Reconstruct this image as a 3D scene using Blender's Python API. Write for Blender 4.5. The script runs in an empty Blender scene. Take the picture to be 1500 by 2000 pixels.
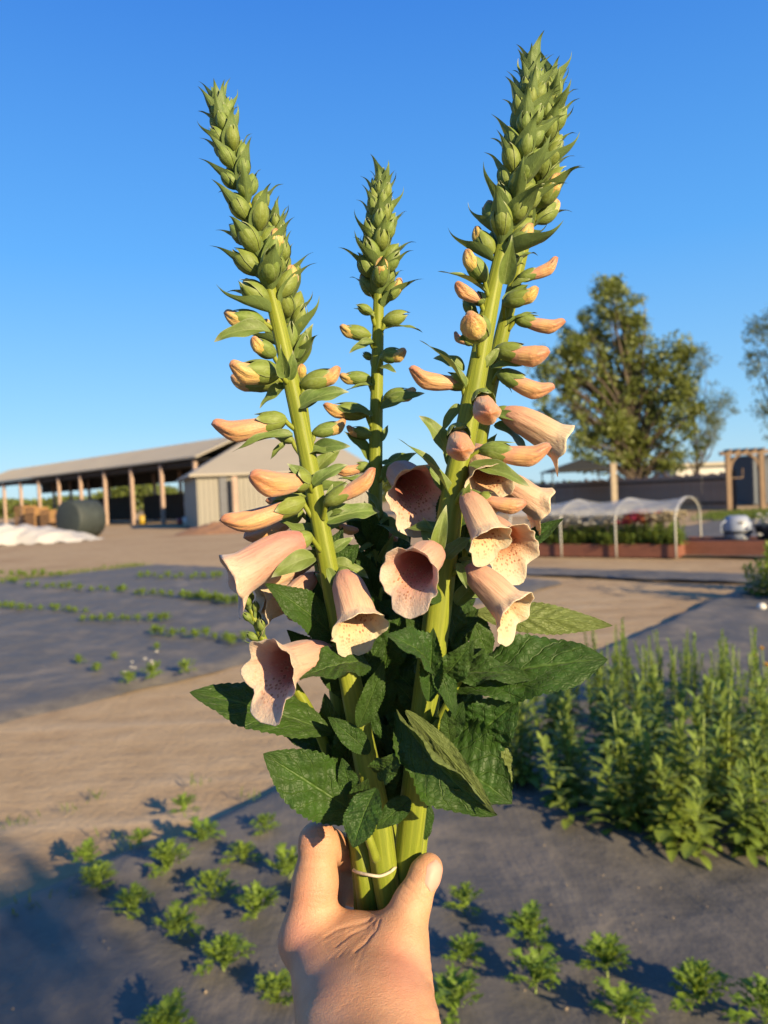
import bpy, math, random
import numpy as np
from mathutils import Matrix, Vector

# ---------------------------------------------------------------- camera, sky, sun, exposure
scene = bpy.context.scene
COL = scene.collection
FPX = 1510.0                      # focal length in pixels of the 1500 x 2000 photograph
CAM_H = 1.5
PITCH = math.radians(-1.2)
ROLL = math.radians(-2.5)

cam_data = bpy.data.cameras.new('camera')
cam = bpy.data.objects.new('camera', cam_data)
COL.objects.link(cam)
cam.matrix_world = (Matrix.Translation((0, 0, CAM_H)) @ Matrix.Rotation(math.pi / 2 + PITCH, 4, 'X')
                    @ Matrix.Rotation(ROLL, 4, 'Z'))
cam_data.sensor_fit = 'VERTICAL'
cam_data.sensor_height = 36.0
cam_data.sensor_width = 27.0
cam_data.lens = FPX / 2000 * 36.0
cam_data.clip_start = 0.01
cam_data.clip_end = 2000.0
cam_data.dof.use_dof = True
cam_data.dof.focus_distance = 0.455
cam_data.dof.aperture_fstop = 10.5
scene.camera = cam

SUN_AZ = math.radians(38)         # the sun stands behind the camera, to the right
SUN_EL = math.radians(18.5)
TO_SUN = Vector((math.sin(SUN_AZ) * math.cos(SUN_EL), -math.cos(SUN_AZ) * math.cos(SUN_EL), math.sin(SUN_EL)))
world = bpy.data.worlds.new('World')
scene.world = world
world.use_nodes = True
wn = world.node_tree
for n in list(wn.nodes):
    wn.nodes.remove(n)
w_out = wn.nodes.new('ShaderNodeOutputWorld')
w_bg = wn.nodes.new('ShaderNodeBackground')
w_sky = wn.nodes.new('ShaderNodeTexSky')
w_sky.sky_type = 'NISHITA'
w_sky.sun_disc = False
w_sky.sun_elevation = SUN_EL
w_sky.sun_rotation = math.atan2(TO_SUN.x, TO_SUN.y)
w_sky.altitude = 0
w_sky.air_density = 1.0
w_sky.dust_density = 0.3
w_sky.ozone_density = 3.0
w_hs = wn.nodes.new('ShaderNodeHueSaturation')
w_hs.inputs['Saturation'].default_value = 1.15
w_hs.inputs['Value'].default_value = 1.0
wn.links.new(w_sky.outputs[0], w_hs.inputs['Color'])
w_geo = wn.nodes.new('ShaderNodeTexCoord')                     # clear evening blue by elevation
w_sep = wn.nodes.new('ShaderNodeSeparateXYZ')
wn.links.new(w_geo.outputs['Generated'], w_sep.inputs[0])
w_ramp = wn.nodes.new('ShaderNodeValToRGB')
e_ = w_ramp.color_ramp.elements
while len(e_) < 5: e_.new(0.5)
for i_, (p_, c_) in enumerate(((0.0, (.42, .70, .90)), (0.10, (.26, .59, .95)), (0.29, (.11, .43, .98)), (0.54, (.045, .245, .82)), (1.0, (.05, .18, .56)))):
    e_[i_].position = p_; e_[i_].color = (*c_, 1)
wn.links.new(w_sep.outputs[2], w_ramp.inputs[0])
w_sc = wn.nodes.new('ShaderNodeMix'); w_sc.data_type = 'RGBA'; w_sc.blend_type = 'MULTIPLY'; w_sc.inputs[0].default_value = 1.0
wn.links.new(w_ramp.outputs[0], w_sc.inputs[6]); w_sc.inputs[7].default_value = (5.6, 5.6, 5.6, 1)
w_mix = wn.nodes.new('ShaderNodeMix'); w_mix.data_type = 'RGBA'; w_mix.inputs[0].default_value = 0.8
wn.links.new(w_hs.outputs[0], w_mix.inputs[6]); wn.links.new(w_sc.outputs[2], w_mix.inputs[7])
wn.links.new(w_mix.outputs[2], w_bg.inputs['Color'])
w_bg.inputs['Strength'].default_value = 0.074
wn.links.new(w_bg.outputs[0], w_out.inputs['Surface'])

sun_data = bpy.data.lights.new('sun', 'SUN')
sun_data.energy = 5.0
sun_data.angle = math.radians(0.5)
sun_data.color = (1.0, 0.775, 0.46)
sun = bpy.data.objects.new('sun', sun_data)
COL.objects.link(sun)
sun.rotation_euler = TO_SUN.to_track_quat('Z', 'Y').to_euler()
sun.location = (4, -4, 6)

vs = scene.view_settings
vs.view_transform = 'Standard'
vs.look = 'None'
vs.gamma = 1.0
vs.use_curve_mapping = False
vs.exposure = 1.3
scene.render.engine = 'CYCLES'
scene.cycles.max_bounces = 8
scene.cycles.transparent_max_bounces = 16

# ---------------------------------------------------------------- pixel -> space
CM = np.array(cam.matrix_world)
CR, CT = CM[:3, :3], CM[:3, 3]
def C3(px, py, depth):
    """camera-space point (x right, y up, z = depth ahead) of a photo pixel at a depth"""
    return np.array(((px - 750.0) / FPX * depth, -(py - 1000.0) / FPX * depth, depth))
def c2w(c):
    c = np.asarray(c, float)
    q = np.stack([c[..., 0], c[..., 1], -c[..., 2]], -1)
    return q @ CR.T + CT
def P(px, py, depth):
    return c2w(C3(px, py, depth))
def G(px, py, z=0.0):
    """where the ray of a photo pixel meets the ground"""
    d = P(px, py, 1.0) - CT
    t = (z - CT[2]) / d[2]
    return CT + d * t
def A(px, dist):
    """ground point in the direction of column px at the horizon, at a distance ahead"""
    return np.array(((px - 750.0) / FPX * dist, dist, 0.0))
def unit(v):
    v = np.asarray(v, float)
    return v / (np.linalg.norm(v) + 1e-12)

rng = random.Random(7)
nrg = np.random.default_rng(7)

# ---------------------------------------------------------------- mesh and object helpers
def mk_mesh(name, V, F, mats=(), uv=None, fm=None, smooth=True, attr=None):
    V = np.asarray(V, np.float32)
    me = bpy.data.meshes.new(name)
    if isinstance(F, np.ndarray) and F.ndim == 2:
        nf, k = F.shape
        me.vertices.add(len(V)); me.vertices.foreach_set('co', V.ravel())
        me.loops.add(nf * k); me.loops.foreach_set('vertex_index', F.astype(np.int32).ravel())
        me.polygons.add(nf); me.polygons.foreach_set('loop_start', np.arange(0, nf * k, k, dtype=np.int32))
        me.update(calc_edges=True)
    else:
        me.from_pydata([tuple(map(float, v)) for v in V], [], [tuple(map(int, f)) for f in F])
    for m in mats:
        me.materials.append(m)
    if fm is not None:
        me.polygons.foreach_set('material_index', np.asarray(fm, np.int32))
    if uv is not None:
        ul = me.uv_layers.new(name='UVMap')
        li = np.zeros(len(me.loops), np.int32); me.loops.foreach_get('vertex_index', li)
        ul.data.foreach_set('uv', np.asarray(uv, np.float32)[li].ravel())
    if attr is not None:
        for an, av in attr.items():
            a = me.attributes.new(an, 'FLOAT', 'POINT')
            a.data.foreach_set('value', np.asarray(av, np.float32))
    if smooth:
        me.polygons.foreach_set('use_smooth', np.ones(len(me.polygons), bool))
    me.validate(verbose=False)
    me.update()
    return me

WORLD = {}
def add(name, data, parent=None, M=None):
    o = bpy.data.objects.new(name, data)
    COL.objects.link(o)
    M = Matrix.Identity(4) if M is None else M
    WORLD[o] = M
    if parent is not None:
        o.parent = parent
        o.matrix_basis = WORLD[parent].inverted() @ M
    else:
        o.matrix_basis = M
    return o
def tag(o, label=None, cat=None, group=None, kind=None):
    if label: o['label'] = label
    if cat: o['category'] = cat
    if group: o['group'] = group
    if kind: o['kind'] = kind
    return o
def thing(name, loc, label, cat, group=None, rz=0.0, sc=1.0):
    M = Matrix.Translation(Vector(loc)) @ Matrix.Rotation(rz, 4, 'Z') @ Matrix.Scale(sc, 4)
    return tag(add(name, None, None, M), label, cat, group)
def frame(origin, x, zhint, sx=1.0, sy=None, sz=None):
    """matrix whose X axis is x and whose Z leans to zhint"""
    x = unit(x)
    z = np.asarray(zhint, float); z = z - x * (z @ x)
    if np.linalg.norm(z) < 1e-6:
        z = np.array((0.0, 1.0, 0.0)); z = z - x * (z @ x)
    z = unit(z); y = np.cross(z, x)
    sy = sx if sy is None else sy; sz = sx if sz is None else sz
    M = np.eye(4); M[:3, 0] = x * sx; M[:3, 1] = y * sy; M[:3, 2] = z * sz; M[:3, 3] = origin
    return Matrix(M.tolist())

def grid_faces(nu, nv, wrap=False, off=0, flip=False):
    """nv rows of nu vertices; quads"""
    fs = []
    i = np.arange(nu if wrap else nu - 1); j = np.arange(nv - 1)
    I, J = np.meshgrid(i, j)
    I2 = (I + 1) % nu
    q = np.stack([J * nu + I, J * nu + I2, (J + 1) * nu + I2, (J + 1) * nu + I], -1).reshape(-1, 4) + off
    return q[:, ::-1] if flip else q

class MB:
    """collects shapes into one mesh"""
    def __init__(s): s.V = []; s.F = []; s.n = 0; s.M = []
    def put(s, V, F, m=0):
        s.V.append(np.asarray(V, float))
        for f in F: s.F.append(tuple(int(i) + s.n for i in f)); s.M.append(m)
        s.n += len(V)
    def box(s, c, h, ax=None, m=0):
        """centre c, half sizes h, axes rows ax"""
        ax = np.eye(3) if ax is None else np.asarray(ax, float)
        sg = np.array([(x, y, z) for z in (-1, 1) for y in (-1, 1) for x in (-1, 1)], float)
        V = np.asarray(c, float) + (sg * np.asarray(h, float)) @ ax
        s.put(V, [(0, 2, 3, 1), (4, 5, 7, 6), (0, 1, 5, 4), (2, 6, 7, 3), (0, 4, 6, 2), (1, 3, 7, 5)], m)
    def beam(s, a, b, w, t, up=(0, 0, 1), m=0):
        a = np.asarray(a, float); b = np.asarray(b, float)
        x = unit(b - a); z = np.asarray(up, float); z = z - x * (z @ x)
        if np.linalg.norm(z) < 1e-6: z = np.array((1.0, 0, 0)); z -= x * (z @ x)
        z = unit(z); y = np.cross(z, x)
        s.box((a + b) / 2, (np.linalg.norm(b - a) / 2, w / 2, t / 2), np.array([x, y, z]), m)
    def tube(s, pts, rad, n=8, m=0, caps=True):
        V, F = tube_geo(pts, rad, n, caps=caps); s.put(V, F, m)
    def mesh(s, name, mats, smooth=False):
        return mk_mesh(name, np.concatenate(s.V), s.F, mats, fm=s.M, smooth=smooth)

def tube_geo(pts, rad, n=10, ribs=0, rib_amp=0.0, caps=True, twist=0.0):
    pts = np.asarray(pts, float); k = len(pts)
    rad = np.full(k, rad, float) if np.isscalar(rad) else np.asarray(rad, float)
    T = np.gradient(pts, axis=0); T /= np.linalg.norm(T, axis=1)[:, None] + 1e-12
    u = np.cross(T[0], (0.0, 1.0, 0.0))
    if np.linalg.norm(u) < 1e-3: u = np.cross(T[0], (1.0, 0, 0))
    u = unit(u); V = []
    for i in range(k):
        u = unit(u - T[i] * (u @ T[i])); w = np.cross(T[i], u)
        th = np.arange(n) / n * 2 * math.pi
        r = rad[i] * (1 + rib_amp * np.cos(ribs * (th + twist * i / k)))
        V.append(pts[i] + np.outer(r * np.cos(th), u) + np.outer(r * np.sin(th), w))
    V = np.concatenate(V)
    F = [tuple(f) for f in grid_faces(n, k, True)]
    if caps:
        F.append(tuple(range(n))[::-1]); F.append(tuple(range((k - 1) * n, k * n)))
    return V, F
def spline(pts, m):
    """Catmull-Rom through pts (rows of any width), m samples"""
    p = np.asarray(pts, float)
    p = np.vstack([2 * p[0] - p[1], p, 2 * p[-1] - p[-2]])
    seg = len(p) - 3; out = []
    for t in np.linspace(0, seg - 1e-9, m):
        i = int(t); f = t - i
        a, b, c, d = p[i:i + 4]
        out.append(0.5 * ((2 * b) + (-a + c) * f + (2 * a - 5 * b + 4 * c - d) * f * f + (-a + 3 * b - 3 * c + d) * f ** 3))
    return np.array(out)
def sstep(a, b, x):
    t = np.clip((x - a) / (b - a), 0, 1); return t * t * (3 - 2 * t)
# ---------------------------------------------------------------- materials
ALBEDO = 0.62
class NB:
    def __init__(s, name):
        s.m = bpy.data.materials.new(name); s.m.use_nodes = True
        s.t = s.m.node_tree; s.t.nodes.clear()
        s.out = s.t.nodes.new('ShaderNodeOutputMaterial')
    def n(s, ty, **kw):
        d = s.t.nodes.new(ty)
        for k, v in kw.items(): setattr(d, k, v)
        return d
    def put(s, sock, v):
        if isinstance(v, bpy.types.NodeSocket): s.t.links.new(v, sock)
        elif v is not None:
            if hasattr(sock.default_value, '__len__') and not hasattr(v, '__len__'): v = (v,) * len(sock.default_value)
            if hasattr(sock.default_value, '__len__') and len(sock.default_value) == 4 and len(v) == 3: v = (*v, 1)
            sock.default_value = v
    def math(s, op, a, b=None, c=None, clamp=False):
        d = s.n('ShaderNodeMath', operation=op, use_clamp=clamp)
        for i, v in enumerate((a, b, c)):
            if v is not None: s.put(d.inputs[i], v)
        return d.outputs[0]
    def mapr(s, v, a, b, c=0.0, d=1.0, smooth=True):
        n = s.n('ShaderNodeMapRange', interpolation_type='SMOOTHSTEP' if smooth else 'LINEAR')
        s.put(n.inputs[0], v)
        for i, x in enumerate((a, b, c, d)): n.inputs[i + 1].default_value = x
        return n.outputs[0]
    def mix(s, f, a, b, mode='MIX'):
        d = s.n('ShaderNodeMix', data_type='RGBA', blend_type=mode)
        s.put(d.inputs[0], f); s.put(d.inputs[6], a); s.put(d.inputs[7], b)
        return d.outputs[2]
    def ramp(s, f, stops):
        d = s.n('ShaderNodeValToRGB'); e = d.color_ramp.elements
        while len(e) < len(stops): e.new(0.5)
        for i, (p, c) in enumerate(stops): e[i].position = p; e[i].color = (*c, 1) if len(c) == 3 else c
        s.put(d.inputs[0], f); return d.outputs[0]
    def coord(s, kind='Object'): return s.n('ShaderNodeTexCoord').outputs[kind]
    def mapping(s, v, scale=(1, 1, 1), rot=(0, 0, 0)):
        d = s.n('ShaderNodeMapping'); s.put(d.inputs[0], v); d.inputs['Scale'].default_value = scale
        d.inputs['Rotation'].default_value = rot; return d.outputs[0]
    def noise(s, v, scale, detail=4, rough=0.55, dist=0.0):
        d = s.n('ShaderNodeTexNoise'); s.put(d.inputs['Vector'], v); d.inputs['Scale'].default_value = scale
        d.inputs['Detail'].default_value = detail; d.inputs['Roughness'].default_value = rough
        d.inputs['Distortion'].default_value = dist; return d.outputs[0]
    def voro(s, v, scale, feature='F1', out='Distance', rnd=1.0):
        d = s.n('ShaderNodeTexVoronoi', feature=feature); s.put(d.inputs['Vector'], v)
        d.inputs['Scale'].default_value = scale; d.inputs['Randomness'].default_value = rnd; return d.outputs[out]
    def bump(s, h, strength=0.3, dist=0.01, normal=None):
        d = s.n('ShaderNodeBump'); s.put(d.inputs['Height'], h); d.inputs['Strength'].default_value = strength
        d.inputs['Distance'].default_value = dist
        if normal is not None: s.put(d.inputs['Normal'], normal)
        return d.outputs[0]
    def attr(s, name): return s.n('ShaderNodeAttribute', attribute_name=name).outputs['Fac']
    def rand(s): return s.n('ShaderNodeObjectInfo').outputs['Random']
    def sep(s, v):
        d = s.n('ShaderNodeSeparateXYZ'); s.put(d.inputs[0], v); return d.outputs
    def dim(s, col):                      # the place's surfaces are darker than the eye guesses
        if isinstance(col, bpy.types.NodeSocket): return s.mix(1.0, col, (ALBEDO,) * 3, 'MULTIPLY')
        return tuple(x * ALBEDO for x in col)
    def bsdf(s, col, rough=0.6, normal=None, **kw):
        d = s.n('ShaderNodeBsdfPrincipled'); col = s.dim(col)
        s.put(d.inputs['Base Color'], col); s.put(d.inputs['Roughness'], rough)
        if normal is not None: s.put(d.inputs['Normal'], normal)
        for k, v in kw.items(): s.put(d.inputs[k.replace('_', ' ')], v)
        return d.outputs[0]
    def trans(s, col, shader, f, normal=None):
        d = s.n('ShaderNodeBsdfTranslucent'); s.put(d.inputs[0], s.dim(col))
        if normal is not None: s.put(d.inputs['Normal'], normal)
        x = s.n('ShaderNodeMixShader'); s.put(x.inputs[0], f)
        s.t.links.new(shader, x.inputs[1]); s.t.links.new(d.outputs[0], x.inputs[2]); return x.outputs[0]
    def done(s, sh):
        s.t.links.new(sh, s.out.inputs['Surface']); return s.m

def mat_plain(name, col, rough=0.7, var=0.25, scale=6.0, bump=0.15, bdist=0.01, metal=0.0, coord='Object'):
    b = NB(name); v = b.coord(coord)
    n = b.noise(v, scale, 6, 0.6)
    c1 = tuple(x * (1 - var) for x in col); c2 = tuple(min(1, x * (1 + var)) for x in col)
    c = b.ramp(n, [(0.25, c1), (0.75, c2)])
    nn = b.bump(b.noise(v, scale * 6, 5, 0.65), bump, bdist)
    return b.done(b.bsdf(c, rough, nn, Metallic=metal))

def mat_leaf(name, top, under, vein, nv=7.0, slant=2.2, cells=26.0, bstr=0.6, bdist=0.0012, rough=0.5, tr=0.22, hue=0.25, edge=None):
    b = NB(name)
    uv = b.sep(b.coord('UV')); s, t0 = uv[0], uv[1]
    t = b.math('ABSOLUTE', b.math('SUBTRACT', b.math('MULTIPLY', t0, 2.0), 1.0))
    wob = b.noise(b.coord('UV'), 5.0, 2)
    q = b.math('ADD', b.math('SUBTRACT', b.math('MULTIPLY', s, nv), b.math('MULTIPLY', t, slant)), b.math('MULTIPLY', wob, 0.7))
    fr = b.math('ABSOLUTE', b.math('SUBTRACT', b.math('FRACT', q), 0.5))
    lat = b.mapr(fr, 0.07, 0.0)
    mid = b.mapr(t, 0.07, 0.015)
    v = b.mapping(b.coord('UV'), (2.0, 1.0, 1.0))
    cell = b.voro(v, cells * 0.5, 'DISTANCE_TO_EDGE')
    net = b.mapr(cell, 0.07, 0.0)
    vv = b.math('MAXIMUM', mid, b.math('MAXIMUM', b.math('MULTIPLY', lat, 0.75), b.math('MULTIPLY', net, 0.35)))
    big = b.noise(b.coord('UV'), 3.0, 4)
    c = b.mix(b.mapr(big, 0.3, 0.75), tuple(x * (1 - hue) for x in top), tuple(x * (1 + hue) for x in top))
    rnd = b.rand()
    c = b.mix(b.math('MULTIPLY', rnd, 0.35), c, (top[0] * 1.7 + 0.01, top[1] * 1.25, top[2] * 0.9))
    c = b.mix(b.math('MULTIPLY', vv, 0.55), c, vein)
    if edge is not None:
        c = b.mix(b.math('MULTIPLY', b.mapr(t, 0.86, 1.0), 0.8), c, edge)
    if edge is not None:
        c = b.mix(b.mapr(s, 0.82, 1.0, 0, 0.8), c, (0.52, 0.55, 0.38))
    back = b.n('ShaderNodeNewGeometry').outputs['Backfacing']
    cu = b.mix(b.math('MULTIPLY', vv, 0.6), under, tuple(min(1, x * 1.5) for x in under))
    c = b.mix(back, c, cu)
    h = b.math('ADD', b.math('MULTIPLY', vv, -0.8), b.math('MULTIPLY', b.math('SUBTRACT', 1.0, b.voro(v, cells * 0.5, 'SMOOTH_F1')), 0.55))
    h = b.math('ADD', h, b.math('MULTIPLY', b.noise(b.coord('UV'), 40, 3), 0.15))
    nn = b.bump(h, bstr, bdist)
    sh = b.bsdf(c, rough, nn, Specular_IOR_Level=0.28, Sheen_Weight=0.03, Sheen_Roughness=0.4)
    tc = b.mix(0.5, c, (top[0] * 4 + 0.05, top[1] * 3, top[2]))
    return b.done(b.trans(tc, sh, tr))

def mat_petal(name, inner=False):
    b = NB(name)
    uv = b.sep(b.coord('UV')); dn, v = uv[0], uv[1]         # dn: 1 below, 0 above; v: along the tube
    ob = b.coord('Object'); r = b.rand()
    streak = b.noise(b.mapping(ob, (2.5, 30, 30)), 1.0, 4, 0.6)
    if not inner:
        c_p = b.ramp(v, [(0.0, (0.74, 0.23, 0.23)), (0.3, (0.82, 0.36, 0.31)), (0.72, (0.88, 0.49, 0.39)), (1.0, (0.94, 0.70, 0.54))])
        c_y = b.ramp(v, [(0.0, (0.75, 0.34, 0.26)), (0.25, (0.84, 0.50, 0.32)), (0.7, (0.90, 0.66, 0.41)), (1.0, (0.97, 0.84, 0.60))])
        c = b.mix(r, c_p, c_y)
        c = b.mix(b.math('MULTIPLY', b.mapr(streak, 0.45, 0.75), 0.4), c, (0.76, 0.34, 0.27))
    else:
        c_p = b.ramp(v, [(0.0, (0.60, 0.13, 0.09)), (0.70, (0.82, 0.24, 0.19)), (0.87, (0.90, 0.50, 0.40)), (1.0, (0.95, 0.75, 0.60))])
        c_y = b.ramp(v, [(0.0, (0.58, 0.22, 0.04)), (0.64, (0.76, 0.38, 0.11)), (0.84, (0.92, 0.67, 0.38)), (1.0, (0.98, 0.86, 0.62))])
        c = b.mix(b.mapr(r, 0.3, 0.7), c_p, c_y)
        vo = b.voro(b.mapping(ob, (0.75, 1.1, 1.1)), 20.0, rnd=0.9)
        ring = b.math('MULTIPLY', b.mapr(vo, 0.36, 0.28), 1.0)
        pale = b.math('MULTIPLY', b.mapr(vo, 0.48, 0.40), b.math('SUBTRACT', 1.0, ring))
        zone = b.math('MULTIPLY', b.mapr(dn, 0.45, 0.75), b.math('MULTIPLY', b.mapr(v, 0.25, 0.45), b.mapr(v, 0.97, 0.85)))
        c = b.mix(b.math('MULTIPLY', pale, b.math('MULTIPLY', zone, 0.55)), c, (0.92, 0.66, 0.36))
        c = b.mix(b.math('MULTIPLY', ring, b.math('MULTIPLY', zone, 0.85)), c, (0.45, 0.13, 0.06))
    c = b.mix(b.math('MULTIPLY', b.noise(ob, 9, 3), 0.12), c, (0.92, 0.74, 0.52))
    vn = b.noise(b.mapping(ob, (1.2, 55, 55)), 1.0, 2, 0.5)
    c = b.mix(b.mapr(vn, 0.56, 0.7, 0, 0.3 if not inner else 0.18), c, (0.66, 0.26, 0.20))
    nn = b.bump(b.math('ADD', b.math('ADD', streak, b.math('MULTIPLY', vn, 0.4)), b.math('MULTIPLY', b.noise(ob, 18, 4), 0.5)), 0.55, 0.0011)
    sh = b.bsdf(c, 0.55, nn, Specular_IOR_Level=0.35, Sheen_Weight=0.15, Subsurface_Weight=0.25,
                Subsurface_Radius=(1.0, 0.5, 0.3), Subsurface_Scale=0.0015)
    return b.done(b.trans(b.mix(0.3, c, (0.95, 0.62, 0.42)), sh, 0.3))

def mat_bud_tip(name):
    b = NB(name)
    uv = b.sep(b.coord('UV')); v = uv[1]; r = b.rand(); ob = b.coord('Object')
    young = b.ramp(v, [(0.0, (0.45, 0.42, 0.08)), (0.6, (0.72, 0.56, 0.10)), (1.0, (0.80, 0.52, 0.16))])
    old = b.ramp(v, [(0.0, (0.76, 0.38, 0.24)), (0.55, (0.80, 0.46, 0.19)), (1.0, (0.68, 0.27, 0.10))])
    st = b.noise(b.mapping(ob, (2.0, 24, 24)), 1.0, 3)
    c = b.mix(b.attr('ripe'), young, old)
    c = b.mix(b.math('MULTIPLY', r, 0.3), c, (0.86, 0.60, 0.30))
    c = b.mix(b.math('MULTIPLY', b.mapr(st, 0.48, 0.72), 0.6), c, (0.66, 0.24, 0.15))
    bl = b.noise(ob, 3.2, 3)
    c = b.mix(b.math('MULTIPLY', b.attr('ripe'), b.mapr(bl, 0.42, 0.7, 0, 0.45)), c, (0.70, 0.30, 0.25))
    c = b.mix(b.mapr(v, 0.86, 1.0, 0, 0.7), c, (0.46, 0.16, 0.06))
    c = b.mix(b.mapr(uv[0], 0.55, 0.2, 0, 0.2), c, (0.70, 0.34, 0.30))
    nn = b.bump(b.math('ADD', st, b.math('MULTIPLY', b.noise(ob, 14, 4), 0.5)), 0.6, 0.0011)
    sh = b.bsdf(c, 0.5, nn, Specular_IOR_Level=0.4, Sheen_Weight=0.2, Subsurface_Weight=0.2, Subsurface_Radius=(1, 0.5, 0.3), Subsurface_Scale=0.0015)
    return b.done(b.trans(c, sh, 0.15))

def mat_stem(name, c1, c2, scale=60.0):
    b = NB(name); ob = b.coord('Object')
    uv = b.sep(b.coord('UV'))
    st = b.noise(b.mapping(b.coord('UV'), (22, 2.0, 1)), 1.0, 4)
    n = b.noise(ob, 26, 4)
    c = b.mix(b.mapr(st, 0.3, 0.7), c1, c2)
    c = b.mix(b.math('MULTIPLY', b.mapr(n, 0.55, 0.8), 0.5), c, tuple(x * 0.55 for x in c1))
    nn = b.bump(b.math('ADD', st, b.math('MULTIPLY', b.noise(ob, 900, 2), 0.3)), 0.4, 0.0006)
    sh = b.bsdf(c, 0.55, nn, Specular_IOR_Level=0.3, Sheen_Weight=0.05, Subsurface_Weight=0.15, Subsurface_Radius=(0.6, 1, 0.2), Subsurface_Scale=0.002)
    return b.done(sh)

M_PETAL, M_THROAT, M_TIP = mat_petal('petal_outside'), mat_petal('petal_inside', True), mat_bud_tip('bud_corolla')
M_STEM = mat_stem('foxglove_stem_green', (0.175, 0.225, 0.012), (0.30, 0.345, 0.028))
M_CALYX = mat_leaf('calyx_green', (0.19, 0.28, 0.055), (0.18, 0.25, 0.07), (0.28, 0.36, 0.12), nv=0.6, slant=0.2, cells=10, bstr=0.25, bdist=0.0005, rough=0.55, tr=0.1, edge=(0.30, 0.36, 0.15))
M_BRACT = mat_leaf('bract_green', (0.14, 0.225, 0.052), (0.17, 0.25, 0.075), (0.30, 0.38, 0.13), nv=3.0, slant=1.4, cells=12, bstr=0.3, bdist=0.0006, rough=0.5, tr=0.15, edge=(0.28, 0.35, 0.17))
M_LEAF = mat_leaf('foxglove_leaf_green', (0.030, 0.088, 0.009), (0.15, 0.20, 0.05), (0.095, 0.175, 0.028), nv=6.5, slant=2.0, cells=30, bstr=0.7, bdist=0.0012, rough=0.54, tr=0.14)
M_FIELD_LEAF = mat_leaf('field_leaf_green', (0.19, 0.32, 0.035), (0.24, 0.36, 0.07), (0.28, 0.40, 0.08), nv=4, cells=14, bstr=0.3, bdist=0.002, rough=0.5, tr=0.3)
M_STOCK_LEAF = mat_leaf('stock_leaf_green', (0.19, 0.30, 0.05), (0.24, 0.34, 0.09), (0.20, 0.30, 0.09), nv=3, cells=10, bstr=0.3, bdist=0.002, rough=0.45, tr=0.25)
M_FIELD_STEM = mat_plain('field_stem_green', (0.24, 0.33, 0.05), 0.5, 0.2, 30, 0.1, 0.002)
# ---------------------------------------------------------------- ground, fabric, path
def mat_dirt():
    b = NB('dry_dirt'); v = b.coord('Object')
    n1 = b.noise(v, 0.35, 6, 0.6); n2 = b.noise(v, 3.0, 8, 0.7); n3 = b.noise(v, 28, 6, 0.7)
    c = b.ramp(n2, [(0.25, (0.44, 0.31, 0.18)), (0.55, (0.58, 0.425, 0.255)), (0.8, (0.66, 0.50, 0.32))])
    c = b.mix(b.mapr(n1, 0.45, 0.7, 0, 0.5), c, (0.36, 0.22, 0.12))
    c = b.mix(b.mapr(n3, 0.5, 0.75, 0, 0.35), c, (0.22, 0.16, 0.10))
    trk = b.noise(b.mapping(v, (0.22, 3.2, 1.0), (0, 0, -0.93)), 1.0, 5, 0.6)     # wheel and rake marks along the path
    c = b.mix(b.mapr(trk, 0.52, 0.72, 0, 0.45), c, (0.66, 0.53, 0.37))
    c = b.mix(b.mapr(trk, 0.46, 0.30, 0, 0.5), c, (0.34, 0.245, 0.155))
    clod = b.voro(v, 22, 'F1')
    h = b.math('ADD', b.math('ADD', b.math('MULTIPLY', n2, 0.8), trk), b.math('ADD', b.math('MULTIPLY', n3, 0.35), b.math('MULTIPLY', clod, -0.15)))
    return b.done(b.bsdf(c, 0.95, b.bump(h, 0.55, 0.04), Specular_IOR_Level=0.1))
def mat_fabric():
    b = NB('woven_ground_fabric'); v = b.coord('Object')
    n1 = b.noise(v, 0.9, 6, 0.6, 0.4); n2 = b.noise(v, 5.0, 7, 0.65); n3 = b.noise(v, 60, 4, 0.6)
    c = b.ramp(n2, [(0.3, (0.112, 0.104, 0.094)), (0.7, (0.185, 0.17, 0.15))])
    dust = b.mapr(b.math('ADD', n1, b.math('MULTIPLY', n2, 0.4)), 0.66, 0.9, 0, 0.55)
    c = b.mix(dust, c, (0.31, 0.26, 0.20))
    w = b.n('ShaderNodeTexWave', wave_type='BANDS', bands_direction='X'); b.put(w.inputs['Vector'], b.mapping(v, (1, 1, 1), (0, 0, 0.93))); w.inputs['Scale'].default_value = 60
    fold = b.noise(b.mapping(v, (1.7, 0.35, 1), (0, 0, -0.93)), 1.0, 5, 0.6, 0.9)
    c = b.mix(b.mapr(fold, 0.55, 0.75, 0, 0.3), c, (0.25, 0.23, 0.205))
    c = b.mix(b.mapr(fold, 0.42, 0.28, 0, 0.3), c, (0.075, 0.07, 0.065))
    h = b.math('ADD', b.math('ADD', b.math('MULTIPLY', n1, 1.0), b.math('MULTIPLY', fold, 0.9)), b.math('ADD', b.math('MULTIPLY', n2, 0.45), b.math('MULTIPLY', n3, 0.03)))
    return b.done(b.bsdf(c, b.mapr(n2, 0.2, 0.8, 0.55, 0.8), b.bump(h, 0.55, 0.05), Specular_IOR_Level=0.35))
M_DIRT, M_FABRIC = mat_dirt(), mat_fabric()
M_GRASS = mat_leaf('grass_green', (0.14, 0.21, 0.035), (0.16, 0.23, 0.05), (0.2, 0.3, 0.07), nv=1, cells=6, bstr=0.1, rough=0.55, tr=0.3)

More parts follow.
